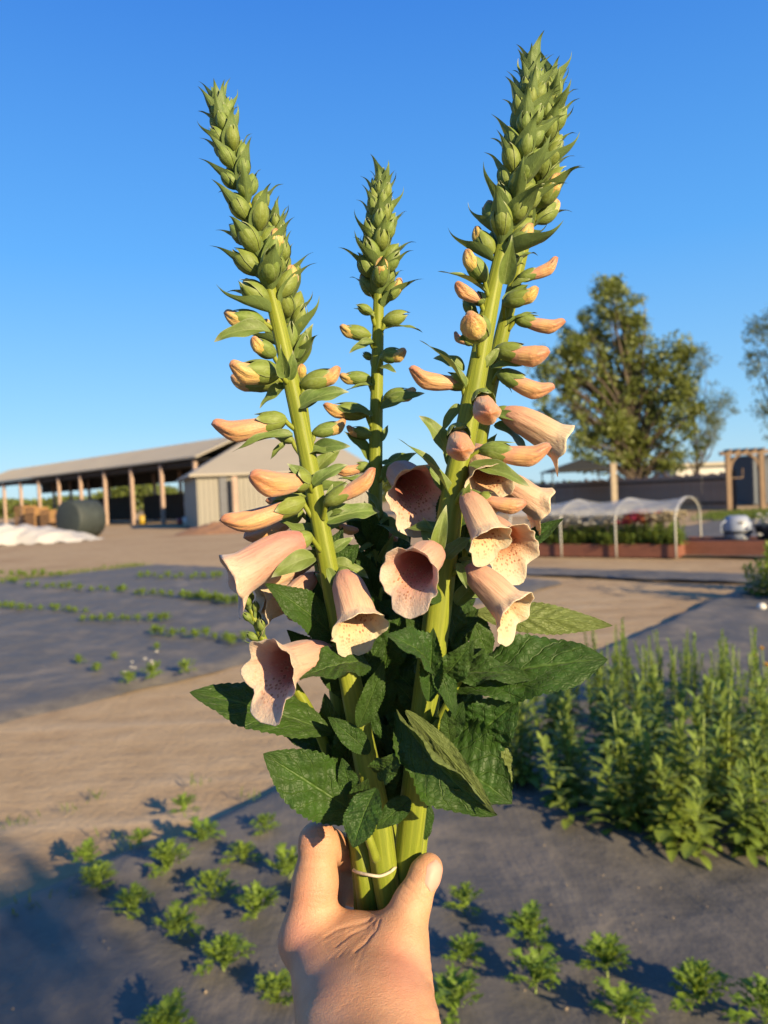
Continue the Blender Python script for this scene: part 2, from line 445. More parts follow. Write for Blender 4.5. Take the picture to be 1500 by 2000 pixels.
def axis_lin(lo, hi, n):      # denser near zero
    t = np.linspace(-1, 1, n); e = np.sign(t) * np.abs(t) ** 3
    return np.where(e < 0, -lo * e, hi * e)
gx, gy = axis_lin(-600, 600, 121), axis_lin(-300, 1500, 141)
GX, GY = np.meshgrid(gx, gy)
gz = 0.02 * np.sin(GX * 0.9 + 1.3) * np.sin(GY * 0.7) * np.exp(-(GX ** 2 + GY ** 2) / 3000.0) - 0.03
tag(add('ground', mk_mesh('ground', np.stack([GX, GY, gz], -1).reshape(-1, 3), grid_faces(121, 141), [M_DIRT])), kind='structure')

E1 = unit(G(560, 1530) - G(0, 1770)); E1[2] = 0; E1 = unit(E1)      # along the dirt path
E2 = np.array((-E1[1], E1[0], 0.0))                                  # across it, away to the left
O1 = G(0, 1770)                                                      # a point on the near fabric's edge
O2 = G(0, 1412)                                                      # a point on the far fabric's edge
W_PATH = float((O2 - O1) @ E2)
def sheet(name, a0, a1, b0, b1, z, org, nb=80, na=120, seed=0, mat=None):
    """fabric lying on the ground: a along the path, b across; gently rumpled, wavy hem"""
    r = np.random.default_rng(seed)
    a = np.linspace(a0, a1, na); b = np.linspace(b0, b1, nb)
    AA, BB = np.meshgrid(a, b)
    ph = r.uniform(0, 6.28, 8)
    hem = 0.03 * np.sin(AA * 2.1 + ph[0]) + 0.02 * np.sin(AA * 5.3 + ph[1]) + 0.012 * np.sin(AA * 13 + ph[2])
    edge = np.minimum(np.abs(BB - b0), np.abs(BB - b1))
    BB2 = BB + hem * np.exp(-edge / 0.4)
    Z = z + 0.007 * np.sin(AA * 3.1 + BB * 1.2 + ph[3]) * np.sin(BB * 2.3 + ph[4]) + 0.005 * np.sin(BB * 9.0 + 1.5 * np.sin(AA * 1.3) + ph[5]) \
        + 0.004 * np.sin(AA * 7.0 + BB * 3.0 + ph[6])
    Z = Z - 0.045 * np.exp(-edge / 0.03)
    Vv = org[None, None] + AA[..., None] * E1 + BB2[..., None] * E2
    Vv[..., 2] = Z
    return tag(add(name, mk_mesh(name, Vv.reshape(-1, 3), grid_faces(na, nb), [mat or M_FABRIC])), kind='structure')
sheet('near_fabric', -4.0, 13.0, -6.6, 0.0, 0.030, O1, 110, 260, 1)
W2 = float((G(440, 1090) - O2) @ E2)
sheet('far_fabric', -8.0, 8.8, 0.0, W2 + 0.2, 0.030, O2, 90, 200, 2)
sheet('back_sheet', 13.5, 30.0, -14.0, 3.5, 0.02, O2, 60, 60, 4)  # dark sheet on the ground behind the hoop tunnel
sheet('shadow_strip', 9.6, 10.7, -7.0, 4.0, 0.012, O2, 90, 40, 3)  # fabric sheet standing in for the shadow band across the dirt

def leaf_geo(ns=14, nt=5, width=0.35, fold=0.3, bend=0.4, twist=0.0, wave=0.0, wf=4.0, serr=0.0, sn=10, widest=0.45, pet=0.06,
             acum=0.0, curl=0.0, rug=0.0, rugn=7.0, seed=0, hook=0.0, square=False):
    """unit leaf: base at the origin, tip at (1,0,0), upper side to +Z"""
    r = np.random.default_rng(seed); ph = r.uniform(0, 6.28, 4)
    s = np.linspace(0, 1, ns); t = np.linspace(-1, 1, nt)
    ang = bend * (0.5 - s) * 1.0 + hook * sstep(0.7, 1.0, s)
    dx = np.cos(ang); dz = np.sin(ang)
    cx = np.concatenate([[0], np.cumsum((dx[1:] + dx[:-1]) / 2)]) / (ns - 1); cz = np.concatenate([[0], np.cumsum((dz[1:] + dz[:-1]) / 2)]) / (ns - 1)
    p = math.log(0.5) / math.log(widest)
    prof = np.sin(np.pi * np.clip(s, 0, 1) ** p) ** 0.85 * (1 - 0.15 * s) + pet * (1 - s)
    prof = prof * (1 - acum * sstep(widest, 1.0, s))
    prof[-1] = 0.004
    SS, TT = np.meshgrid(s, t, indexing='ij')
    w = width * 0.5 * prof[:, None] * (1 + serr * np.sin(SS * sn * 6.283 - np.abs(TT) * 1.0) * np.abs(TT) ** 2)
    if square: w = w
    fa = fold * (1 - 0.5 * SS) + curl * np.abs(TT) ** 1.5
    y = TT * w * np.cos(fa * np.abs(TT)); h = np.abs(TT) * w * np.sin(fa)
    h = h + wave * width * 0.5 * np.abs(TT) ** 1.7 * np.sin(SS * wf * 6.283 + ph[0] + (TT > 0) * 1.7) * np.sin(np.pi * np.clip(SS, 0, 1)) 
    if rug:
        q = SS * rugn - np.abs(TT) * 1.6
        h = h + rug * width * (np.abs(np.sin(np.pi * q)) ** 0.7 - 0.5) * np.sin(np.pi * np.clip(np.abs(TT), 0, 1) * 0.95) * np.sin(np.pi * SS) ** 0.4
        h = h + rug * 0.6 * width * np.sin(SS * 47 + ph[1]) * np.sin(TT * 9 + SS * 20 + ph[2]) * np.sin(np.pi * SS)
    tw = twist * (SS - 0.0)
    y2 = y * np.cos(tw) - h * np.sin(tw); h2 = y * np.sin(tw) + h * np.cos(tw)
    X = cx[:, None] - h2 * dz[:, None]; Z = cz[:, None] + h2 * dx[:, None]
    V = np.stack([X, y2, Z], -1).reshape(-1, 3)
    e = np.array((cx[-1], 0, cz[-1])); L = np.linalg.norm(e); ca, sa = e[0] / L, e[2] / L
    R = np.array([[ca, 0, sa], [0, 1, 0], [-sa, 0, ca]])
    V = V @ R.T / L
    F = grid_faces(nt, ns, flip=True)
    uv = np.stack([SS, TT * 0.5 + 0.5], -1).reshape(-1, 2)
    return V, F, uv

class LB:
    """many leaves in one mesh, with uv"""
    def __init__(s): s.V = []; s.F = []; s.U = []; s.M = []; s.n = 0
    def put(s, V, F, uv, m=0):
        s.V.append(V); s.F.append(np.asarray(F) + s.n); s.U.append(uv); s.M.append(np.full(len(F), m)); s.n += len(V)
    def leaf(s, geo, o, x, z, sx, sy=None, m=0):
        V, F, uv = geo; M = np.array(frame(o, x, z, sx, sy, sx))
        s.put(V @ M[:3, :3].T + M[:3, 3], F, uv, m)
    def mesh(s, name, mats):
        return mk_mesh(name, np.concatenate(s.V), np.concatenate(s.F), mats, np.concatenate(s.U), np.concatenate(s.M))

# grass along the hems and in the yard: nobody could count it
def grass_mesh(name, spots, n_per, hgt, spread, seed=3):
    r = np.random.default_rng(seed); lb = LB()
    geos = [leaf_geo(5, 3, 0.09, 0.3, b, widest=0.3) for b in (0.5, 0.9, 1.3)]
    for c in spots:
        for k in range(n_per):
            a = r.uniform(0, 6.283); l = hgt * r.uniform(0.5, 1.3)
            o = np.array(c) + (*(r.normal(0, spread, 2)), 0)
            d = np.array((math.cos(a) * 0.7, math.sin(a) * 0.7, r.uniform(0.6, 1.4)))
            lb.leaf(geos[k % 3], o, d, (0, 0, 1), l, l * 1.2)
    return lb.mesh(name, [M_GRASS])
gs = []
for k in range(230):
    a = rng.uniform(-8.0, 8.8)
    gs.append(O2 + E1 * a + E2 * (W2 + 0.3 + abs(rng.gauss(0, 0.35))) * (1, 1, 0))
tag(add('grass', grass_mesh('grass', gs, 22, 0.10, 0.16)), 'short green grass along the back hem of the far fabric', 'grass', kind='stuff')
gs = [G(px, py) + (0, 0, 0.01) for px, py in ((150, 1590), (190, 1562), (60, 1610), (225, 1640), (385, 1535), (560, 1500), (250, 1665), (20, 1620), (490, 1565), (110, 1775), (40, 1790))]
tag(add('weeds', grass_mesh('weeds', gs, 14, 0.05, 0.035, 5)), 'tiny weeds sprouting at the edge of the dirt path', 'weeds', kind='stuff')

# crumbs of soil and dry petals lying on the fabric and the path
r_c = np.random.default_rng(12); CV = []; CF = []
ico = np.array([(1, 0, 0), (-1, 0, 0), (0, 1, 0), (0, -1, 0), (0, 0, 1), (0, 0, -1)], float); icf = [(0, 2, 4), (2, 1, 4), (1, 3, 4), (3, 0, 4), (2, 0, 5), (1, 2, 5), (3, 1, 5), (0, 3, 5)]
for k in range(260):
    p_ = G(r_c.uniform(-60, 1560), 1250 + 760 * r_c.uniform(0, 1) ** 1.3)
    s_ = r_c.uniform(.0015, .0055) * (1 + (r_c.uniform() < .05) * 1.0)
    for f in icf: CF.append(tuple(q + len(CV) * 6 for q in f))
    CV.append(ico * s_ * r_c.uniform(.6, 1.3, (6, 1)) * (1, 1, .7) + (p_[0], p_[1], .036))
tag(add('soil_crumbs', mk_mesh('soil_crumbs', np.concatenate(CV), CF, [mat_plain('pale_crumbs', (.36, .28, .19), .9, .4, 3.0)])), 'pale crumbs of dry soil scattered over the near fabric and path', 'soil', kind='stuff')
# ---------------------------------------------------------------- field plants
def seedling_mesh(seed):
    """loose feathery rosette: narrow finger-lobed leaves arching out of a reddish foot"""
    r = np.random.default_rng(seed); lb = LB()
    geos = [leaf_geo(17, 5, 0.24, 0.3, b, serr=0.62, sn=4.5, wave=0.3, wf=3, widest=0.62, pet=0.16, seed=seed + i) for i, b in enumerate((0.8, 1.2, 1.7, 0.4))]
    n = 17
    for k in range(n):
        f = k / n; a = k * 2.399 + r.uniform(-.35, .35); el = math.radians(14 + 62 * f ** 0.9) + r.uniform(-.18, .18)
        L = (0.125 - 0.04 * f) * r.uniform(0.7, 1.25)
        d = np.array((math.cos(a) * math.cos(el), math.sin(a) * math.cos(el), math.sin(el)))
        o = np.array((r.normal(0, .008), r.normal(0, .008), 0.012 + 0.03 * f))
        lb.leaf(geos[k % 4], o, d, (0, 0, 1), L, L * r.uniform(0.8, 1.2))
        for q in range(4):                          # side lobes
            dd = d + np.array((-math.sin(a), math.cos(a), 0.15)) * (0.75 if q % 2 else -0.75)
            lb.leaf(geos[(k + q) % 4], o + d * L * (0.42 if q < 2 else 0.66), dd, (0, 0, 1), L * (0.42 if q < 2 else .34), L * .5)
    return lb.mesh('seedling_foliage', [M_FIELD_LEAF])
def stalk_mesh(name, h, r0, seed, lean=0.04, n=1, spread=0.0):
    r = np.random.default_rng(seed); mb = MB()
    for k in range(n):
        b = np.array((*(r.normal(0, spread, 2)), -0.02)) if k else np.array((0, 0, -0.02))
        pts = [b + np.array((lean * t * t * math.sin(k * 2.4 + seed), lean * t * t * math.cos(k * 2.4 + seed), (h if k == 0 else h * r.uniform(.6, .9)) * t)) for t in np.linspace(0, 1, 7)]
        mb.tube(pts, np.linspace(r0, r0 * 0.45, 7), 7)
    return mb.mesh(name, [M_FIELD_STEM], True)
def stock_mesh(seed, h=0.5):
    """leafy column: broad grey-green leaves up a thick stalk, side shoots at the foot"""
    r = np.random.default_rng(seed); lb = LB()
    geos = [leaf_geo(9, 5, w, 0.3, b, widest=0.62, pet=0.15, wave=0.12, seed=seed + i) for i, (b, w) in enumerate(((0.6, .40), (1.0, .36), (1.5, .42), (0.2, .32)))]
    shoots = [(0, 0, h, 62)] + [(r.normal(0, .055), r.normal(0, .055), h * r.uniform(.4, .85), 30) for _ in range(6)]
    for ox, oy, hh, n in shoots:
        for k in range(n):
            f = k / n; z = 0.01 + hh * f; a = k * 2.399 + r.uniform(-.4, .4)
            el = math.radians(-5 + 70 * f ** 1.6) + r.uniform(-.3, .3)
            L = (0.142 * (1 - 0.5 * f ** 1.5)) * r.uniform(.6, 1.2) * (0.8 if hh < h else 1)
            o = np.array((ox * (1 + .6 * f), oy * (1 + .6 * f), z))
            d = np.array((math.cos(a) * math.cos(el), math.sin(a) * math.cos(el), math.sin(el)))
            lb.leaf(geos[k % 4], o, d, (0, 0, 1), L, L * r.uniform(.8, 1.15))
    return lb.mesh('stock_foliage', [M_STOCK_LEAF])
def snap_mesh(seed, h=0.62):
    r = np.random.default_rng(seed); lb = LB()
    geos = [leaf_geo(7, 3, w, 0.3, b, widest=0.5, seed=seed + i) for i, (b, w) in enumerate(((0.4, .34), (0.8, .32), (1.2, .36)))]
    for q in range(5):
        hh = h * (1 if q == 0 else r.uniform(.45, .95)); ox, oy = (0, 0) if q == 0 else r.normal(0, .05, 2)
        n = int(hh * 120)
        for k in range(n):
            f = k / n; a = k * 2.399 + r.uniform(-.3, .3); el = math.radians(8 + 58 * f ** 1.4) + r.uniform(-.2, .2)
            L = 0.085 * (1 - 0.55 * f) * r.uniform(.7, 1.25)
            d = np.array((math.cos(a) * math.cos(el), math.sin(a) * math.cos(el), math.sin(el)))
            lb.leaf(geos[k % 3], np.array((ox * (1 + f), oy * (1 + f), 0.01 + hh * f)), d, (0, 0, 1), L, L)
    return lb.mesh('snapdragon_foliage', [M_FIELD_LEAF])

SEED_M = [seedling_mesh(s) for s in (1, 2, 3)]
SEED_S = stalk_mesh('seedling_stalk', 0.05, 0.005, 1)
def plant(name, p, stalk, fol, label, cat, group, sc, sz=1.0, wide=1.0):
    o = thing(name, (p[0], p[1], 0.03), label, cat, group, rng.uniform(0, 6.28), sc)
    M = WORLD[o] @ Matrix.Scale(sz, 4, (0, 0, 1)) @ Matrix.Rotation(rng.uniform(-.07, .07), 4, 'X')
    add('stalk', stalk, o, M); add('foliage', fol, o, M @ Matrix.Diagonal((wide, wide, 1.0, 1.0)))
    return o
SL = ('feathery light green seedling on the near fabric, on the index finger side of the hand', 'seedling', 'feathery seedlings in the near fabric')
HEM = {172, 276, 362, 396, 192}
for px, py, sc in ((172, 1705, .8), (276, 1660, .8), (362, 1602, .85), (396, 1662, 1.15), (520, 1640, .9), (192, 1752, .9), (328, 1722, 1.1), (476, 1698, 1.0), (416, 1770, 1.2),
                   (260, 1806, 1.15), (504, 1812, 1.0), (348, 1852, 1.0), (562, 1735, .95), (440, 1916, .95), (540, 1976, 1.0), (910, 1800, .95), (1035, 1862, 1.15), (910, 1900, .95),
                   (1187, 1922, 1.1), (1047, 1958, .95), (1366, 1990, 1.3), (892, 2002, .95), (1216, 2020, .95), (620, 1800, .9), (700, 1690, .9), (1500, 2030, 1.1), (640, 1590, .8), (330, 1990 + 70, 1)):
    lab = SL
    if px in HEM: lab = ('feathery seedling on the hem of the near fabric beside the dirt path', 'seedling', 'seedlings along the near fabric hem')
    elif px > 850: lab = ('feathery light green seedling on the near fabric, on the thumb side of the hand', 'seedling', 'seedlings on the thumb side')
    plant('seedling', G(px, py), SEED_S, rng.choice(SEED_M), *lab, sc * .84 * rng.uniform(.85, 1.15), rng.uniform(.8, 1.2))

STOCK_M = [stock_mesh(s, h) for s, h in ((11, .46), (12, .50), (13, .42))]
STOCK_S = stalk_mesh('stock_stalk', 0.48, 0.009, 2)
KL = ('leafy green stock plant with broad grey green leaves up its stalk', 'plant', 'stock plants in the near bed')
KF = ('leafy green stock plant in the front row beside the bare near fabric', 'plant', 'front row of stock plants')
stock_px = [(1342, 1655, 1.02), (1215, 1618, .98), (1112, 1572, .9), (1020, 1545, .88), (940, 1515, .8), (1480, 1668, .85),
            (1425, 1565, 1.0), (1300, 1530, .95), (1195, 1492, .88), (1092, 1462, .85), (1005, 1430, .8), (1500, 1560, .9), (1385, 1482, .85), (1280, 1452, .8), (1560, 1640, .9), (900, 1400, .75), (1480, 1500, .85), (1180, 1425, .75), (1090, 1405, .72), (1590, 1560, .9), (1255, 1575, .85), (1380, 1610, .9)]
for ki, (px, py, sc) in enumerate(stock_px):
    plant('stock_plant', G(px, py), STOCK_S, rng.choice(STOCK_M), *(KF if ki < 6 else KL), sc, rng.uniform(.95, 1.15), 1.12)
SNAP_M = [snap_mesh(s, h) for s, h in ((21, .62), (22, .55), (23, .68))]
SNAP_S = stalk_mesh('snapdragon_stalk', 0.6, 0.006, 3, 0.03, 5, 0.05)
NL = ('slender green snapdragon clump with upright leafy spikes behind the stock plants', 'plant', 'snapdragon clumps behind the stock bed')
for px, py, sc in ((1168, 1378, .72), (1228, 1385, .90), (1296, 1388, .78), (1356, 1398, .86), (1418, 1408, .78), (1470, 1420, .92), (1530, 1430, .85),
                   (1205, 1338, .62), (1275, 1345, .66), (1345, 1352, .66), (1410, 1362, .72), (1480, 1372, .78)):
    plant('snapdragon_clump', G(px, py), SNAP_S, rng.choice(SNAP_M), *NL, sc, rng.uniform(.9, 1.12))

M_WHITE = mat_plain('white_petal', (0.78, 0.76, 0.70), 0.6, 0.1, 20, 0.1, 0.01)
M_YELLOW = mat_plain('orange_yellow_petal', (0.75, 0.42, 0.04), 0.6, 0.15, 20, 0.1, 0.01)
M_PINK = mat_plain('magenta_petal', (0.55, 0.03, 0.12), 0.6, 0.2, 20, 0.1, 0.01)
M_CORAL = mat_plain('coral_petal', (0.75, 0.22, 0.10), 0.6, 0.2, 20, 0.1, 0.01)
def bloom_mesh(name, mat, r=0.05, n=16, seed=0):
    lb = LB(); g = leaf_geo(5, 3, 0.6, 0.3, -0.9, widest=0.6)
    for k in range(n):
        a = k * 2.399; el = math.radians(80 - 75 * k / n)
        lb.leaf(g, (0, 0, 0), (math.cos(a) * math.cos(el), math.sin(a) * math.cos(el), math.sin(el)), (0, 0, 1), r * (0.7 + 0.4 * k / n))
    return lb.mesh(name, [mat])
B_WHITE, B_YEL, B_PINK, B_CORAL = [bloom_mesh(n, m) for n, m in (('white_bloom', M_WHITE), ('yellow_bloom', M_YELLOW), ('magenta_bloom', M_PINK), ('coral_bloom', M_CORAL))]
for px, py, d, sc in ((1488, 1268, 5.2, .55), (1474, 1282, 5.1, .45), (1497, 1300, 5.0, .6)):
    p = P(px, py, d)
    o = thing('marigold', (p[0], p[1], 0.03), 'orange yellow bloom on a thin stalk among the snapdragon clumps', 'flower', 'orange blooms among the snapdragons')
    mb = MB(); mb.tube([(p[0], p[1], 0.0), (p[0] + .01, p[1], p[2] * .5), tuple(p)], 0.004, 6)
    add('stalk', mb.mesh('marigold_stalk', [M_FIELD_STEM], True), o); add('bloom', B_YEL, o, Matrix.Translation(Vector(p)) @ Matrix.Scale(sc, 4))

# low rows on the far fabric
LOW_M = [seedling_mesh(s) for s in (31, 32)]
LL = ('small green plant in the planted rows of the far black fabric', 'seedling', 'low plants on the far fabric')
ROWS = ('long back row', 'short grassy back row', 'sparse third row', 'thin gappy third row', 'fourth row', 'front row', 'thick second row', 'row against the grassy hem')
for ri, (x0, y0, x1, y1, n, sc) in enumerate(((0, 1142, 440, 1178, 26, .95), (270, 1132, 430, 1134, 12, 1.0), (0, 1190, 60, 1197, 6, .9), (80, 1194, 170, 1200, 6, .8), (160, 1220, 330, 1214, 10, .8),
                              (300, 1242, 500, 1262, 11, .8), (360, 1174, 470, 1186, 10, 1.2), (0, 1128, 120, 1126, 8, 1.2))):
    for k in range(n):
        t = (k + rng.uniform(-.3, .3)) / max(1, n - 1)
        p = G(x0 + (x1 - x0) * t, y0 + (y1 - y0) * t + rng.uniform(-3, 3))
        o = thing('low_plant', (p[0], p[1], 0.03), 'small green plant in the %s of the far black fabric' % ROWS[ri], 'seedling', 'low plants in the ' + ROWS[ri], rng.uniform(0, 6.28), sc * rng.uniform(.7, 1.15)); add('foliage', rng.choice(LOW_M), o, WORLD[o])
for px, py, sc, kind in ((365, 1325, .9, 0), (252, 1345, .8, 1), (300, 1335, 1.0, 1), (190, 1320, .6, 0), (307, 1276, .5, 0), (155, 1304, .6, 0), (225, 1295, .5, 0), (450, 1265, .7, 0)):
    p = G(px, py)
    o = thing('edge_plant', (p[0], p[1], 0.03), 'small plant topped with white blooms at the front hem of the far fabric' if kind else 'small flowerless green plant near the front hem of the far fabric',
              'plant', 'white flowering plants at the far fabric hem' if kind else 'green plants at the far fabric hem', rng.uniform(0, 6), sc)
    add('foliage', rng.choice(SEED_M), o, WORLD[o] @ Matrix.Scale(1.3, 4, (0, 0, 1)))
    if kind:
        for k in range(4):
            add('bloom', B_WHITE, o, WORLD[o] @ Matrix.Translation((rng.gauss(0, .05), rng.gauss(0, .05), .13 + .03 * k)) @ Matrix.Scale(.5, 4))
# ---------------------------------------------------------------- barns and yard
M_ROOF = mat_plain('weathered_tan_metal_roof', (0.40, 0.36, 0.29), 0.65, 0.08, 0.4, 0.1, 0.01)
M_UNDER = mat_plain('under_roof_shade', (0.03, 0.028, 0.026), 0.9, 0.2, 1.0)  # near-black colour carries the shade under the barn roof
M_POST = mat_plain('old_timber_post', (0.46, 0.33, 0.26), 0.85, 0.2, 2.0, 0.3, 0.02)
M_SIDING = mat_plain('grey_metal_siding', (0.27, 0.255, 0.22), 0.6, 0.08, 0.6, 0.1, 0.01)
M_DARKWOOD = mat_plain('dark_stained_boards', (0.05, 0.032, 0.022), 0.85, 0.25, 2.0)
M_BIN = mat_plain('orange_pine_bin', (0.33, 0.18, 0.075), 0.8, 0.2, 3.0)
M_TARP = mat_plain('white_row_cover', (0.60, 0.585, 0.58), 0.65, 0.05, 3.0, 0.6, 0.12)
M_BALE = mat_plain('dark_wrapped_bale', (0.035, 0.048, 0.048), 0.75, 0.3, 3.0, 0.2, 0.02)

# open pole barn
bC = A(385, 58.0); bC[2] = 0
bD = unit(A(0, 88.0) - bC); bN = np.array((bD[1], -bD[0], 0.0)) * -1
if bN[1] < 0: bN = -bN
LB_, HWB, EH, RH = 50.0, 4.0, 5.05, 6.75
barn = thing('pole_barn', bC, 'long open sided pole barn with tan metal roof and rows of timber posts', 'barn')
def slab(pts, th):
    """closed slab from 4 corner points, thickened downwards"""
    p = np.asarray(pts, float); q = p - (0, 0, th)
    return np.vstack([p, q]), [(0, 1, 2, 3), (7, 6, 5, 4), (0, 4, 5, 1), (1, 5, 6, 2), (2, 6, 7, 3), (3, 7, 4, 0)]
def up(z): return np.array((0, 0, z))
E0, E1b = bC - bD * 0.6 - bN * 0.25, bC + bD * LB_ - bN * 0.25
R0, R1 = bC - bD * 0.6 + bN * HWB, bC + bD * LB_ + bN * HWB
B0, B1 = bC - bD * 0.6 + bN * (2 * HWB + .5), bC + bD * LB_ + bN * (2 * HWB + .5)
for a, b, c, d in ((E0, E1b, R1, R0), (R0, R1, B1, B0)):
    za = EH if a is E0 else RH; zc = RH if a is E0 else EH
    V, F = slab([a + up(za), b + up(za), c + up(zc), d + up(zc)], 0.14)
    rp = add('roof_panel', mk_mesh('barn_roof', V, F, [M_ROOF], smooth=False), barn)
    V2 = V.copy(); V2 -= (0, 0, 0.16); V2[4:] += (0, 0, 0.1)
    mb = MB()                                                       # standing seams
    for k in range(0, 50, 1):
        f = (k + 0.5) / 50
        p0 = (a + up(za)) * (1 - f) + (b + up(za)) * f; p1 = (d + up(zc)) * (1 - f) + (c + up(zc)) * f
        mb.beam(p0 + up(.012), p1 + up(.012), 0.06, 0.03)
    add('roof_seams', mb.mesh('barn_seams', [M_ROOF]), rp)
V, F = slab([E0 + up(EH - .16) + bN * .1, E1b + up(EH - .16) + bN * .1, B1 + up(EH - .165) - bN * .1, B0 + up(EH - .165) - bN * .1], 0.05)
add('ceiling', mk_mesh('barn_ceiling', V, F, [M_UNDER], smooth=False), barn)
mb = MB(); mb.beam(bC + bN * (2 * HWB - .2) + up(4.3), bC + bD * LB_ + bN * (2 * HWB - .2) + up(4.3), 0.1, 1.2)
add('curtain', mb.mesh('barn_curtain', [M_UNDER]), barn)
mb = MB(); mb.beam(bC + bN * .28 + up(EH - .45), bC + bD * LB_ + bN * .28 + up(EH - .45), 0.12, 0.34)
add('header_beam', mb.mesh('barn_header', [M_DARKWOOD]), barn)
mb = MB(); mb.box((0, 0, EH / 2 - .15), (.13, .13, EH / 2 - .15)); post_m = mb.mesh('barn_post', [M_POST])
rzb = math.atan2(bD[1], bD[0])
for side in (0.0, 2 * HWB - 0.5):
    for k in range(10):
        add('post', post_m, barn, Matrix.Translation(Vector(bC + bD * (5.05 * k) + bN * side)) @ Matrix.Rotation(rzb, 4, 'Z'))
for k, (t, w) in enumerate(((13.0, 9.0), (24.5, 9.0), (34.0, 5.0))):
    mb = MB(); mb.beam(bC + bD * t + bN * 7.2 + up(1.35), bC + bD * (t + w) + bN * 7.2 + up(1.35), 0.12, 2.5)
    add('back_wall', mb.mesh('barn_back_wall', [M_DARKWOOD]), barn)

# closed shed with hip roof
sC = G(388, 1033); sC[2] = 0
sR = A(724, 50.0)
sX = unit(sR - sC); sY = np.array((-sX[1], sX[0], 0)); WS = np.linalg.norm(sR - sC); DS = 9.0
shed = thing('metal_shed', sC, 'closed grey metal sided shed with hipped tan roof beside the pole barn', 'shed')
EHs, RHs = 3.25, 5.75
def sp(x, y, z): return sC + sX * x + sY * y + up(z)
mb = MB(); mb.box(sp(WS / 2, DS / 2, EHs / 2), (WS / 2, DS / 2, EHs / 2), np.array([sX, sY, (0, 0, 1)]))
wl = add('wall', mb.mesh('shed_wall', [M_SIDING]), shed)
mb = MB()
for k in range(int(WS / 0.3)): mb.box(sp(.15 + k * .3, -.02, EHs / 2), (.03, .03, EHs / 2 - .05), np.array([sX, sY, (0, 0, 1)]))
add('siding_ribs', mb.mesh('shed_ribs', [M_SIDING]), wl)
o_ = 0.45
V = [sp(-o_, -o_, EHs), sp(WS + o_, -o_, EHs), sp(WS + o_, DS + o_, EHs), sp(-o_, DS + o_, EHs), sp(WS * .36, DS / 2, RHs), sp(WS * .84, DS / 2, RHs)]
V += [v - up(.12) for v in V[:4]]
add('roof', mk_mesh('shed_roof', V, [(0, 1, 5, 4), (1, 2, 5), (2, 3, 4, 5), (3, 0, 4), (0, 6, 7, 1), (1, 7, 8, 2), (2, 8, 9, 3), (3, 9, 6, 0), (9, 8, 7, 6)], [M_ROOF], smooth=False), shed)
mb = MB(); mb.box(sp(1.55, -.12, EHs / 2 - .1), (.22, .06, EHs / 2 - .1), np.array([sX, sY, (0, 0, 1)])); add('door_shadow_stripe', mb.mesh('shed_door_shadow', [mat_plain('shadow_stripe_blue', (.10, .11, .14), .6)]), shed)  # dark blue box stands in for the shadow stripe at the door track
mb = MB(); mb.box(sp(2.15, -.75, EHs / 2 - .1), (.14, .14, EHs / 2 - .1), np.array([sX, sY, (0, 0, 1)])); add('post', mb.mesh('shed_post', [M_POST]), shed)

# white row cover heaped in the yard
tg = G(60, 1062)
nx, ny = 60, 26
XX, YY = np.meshgrid(np.linspace(-1, 1, nx), np.linspace(-1, 1, ny))
r_ = np.sqrt(np.clip(XX, -1, 1) ** 4 + YY ** 4)
Z = 1.1 * np.clip(1 - r_ ** 1.6, 0, 1) ** 0.7 * (0.75 - 0.35 * XX) + 0.07 * np.sin(XX * 11 + YY * 4) * np.sin(YY * 7 + XX * 3) * (1 - r_.clip(0, 1)) + 0.05 * np.sin(XX * 23 + 2 * np.sin(YY * 5))
V = np.stack([tg[0] + XX * 3.1 - 0.9 + YY * 0.3, tg[1] + 1.0 + YY * 1.3 + XX * 0.4 + .15 * np.sin(XX * 9), Z.clip(-.05, 3) - .01], -1)
tag(add('row_cover_heap', mk_mesh('row_cover_heap', V.reshape(-1, 3), grid_faces(nx, ny), [M_TARP])), 'crumpled white row cover fabric heaped on the dirt yard', 'fabric')
# wrapped bale
bp = G(160, 1049); R_ = 1.0
bale = thing('round_bale', bp, 'big dark round bale lying beside the heaped white fabric', 'bale')
ax = unit((-0.5, -0.86, 0)); c0 = bp + up(R_ - .02)
V, F = tube_geo([c0 - ax * .85, c0 - ax * .82, c0 - ax * .3, c0 + ax * .3, c0 + ax * .82, c0 + ax * .85], [R_ * .93, R_, R_ * 1.01, R_ * 1.01, R_, R_ * .93], 28, 14, .012)
add('wrap', mk_mesh('bale_wrap', V, F, [M_BALE]), bale)
mb = MB()
for t in (-.55, 0, .55):
    th = np.linspace(0, 2 * math.pi, 29); sd = np.cross(ax, (0, 0, 1))
    mb.tube([c0 + ax * t + sd * math.cos(q) * R_ * 1.012 + up(math.sin(q) * R_ * 1.012) for q in th], .02, 5)
add('band', mb.mesh('bale_bands', [M_BALE], True), bale)

# things under the barn roof
def bpt(t, n): return bC + bD * t + bN * n
def wood_bin(t, n, lab, w=1.2, h=0.8, yaw=0.2):
    o = thing('wooden_bin', bpt(t, n), lab, 'bin', 'wooden bins under the pole barn', rzb + yaw)
    M = WORLD[o]
    for z in np.linspace(.12, h, 5):
        mb = MB(); d = .09 * h
        for sx, sy, hx, hy in ((0, -w / 2, w / 2, .02), (0, w / 2, w / 2, .02), (-w / 2 - .02, 0, .02, w / 2 + .02), (w / 2 + .02, 0, .02, w / 2 + .02)):
            mb.box((sx, sy, z), (hx, hy, d))
        add('slat', mb.mesh('bin_slat', [M_BIN]), o, M)
    mb = MB()
    for x in (-1, 1):
        for y in (-1, 1): mb.box((x * (w / 2 - .07), y * (w / 2 - .07), h / 2 + .03), (.05, .05, h / 2 + .06))
    mb.box((0, 0, .1), (w / 2 - .03, w / 2 - .03, .03)); add('corner_posts', mb.mesh('bin_corners', [M_BIN]), o, M)
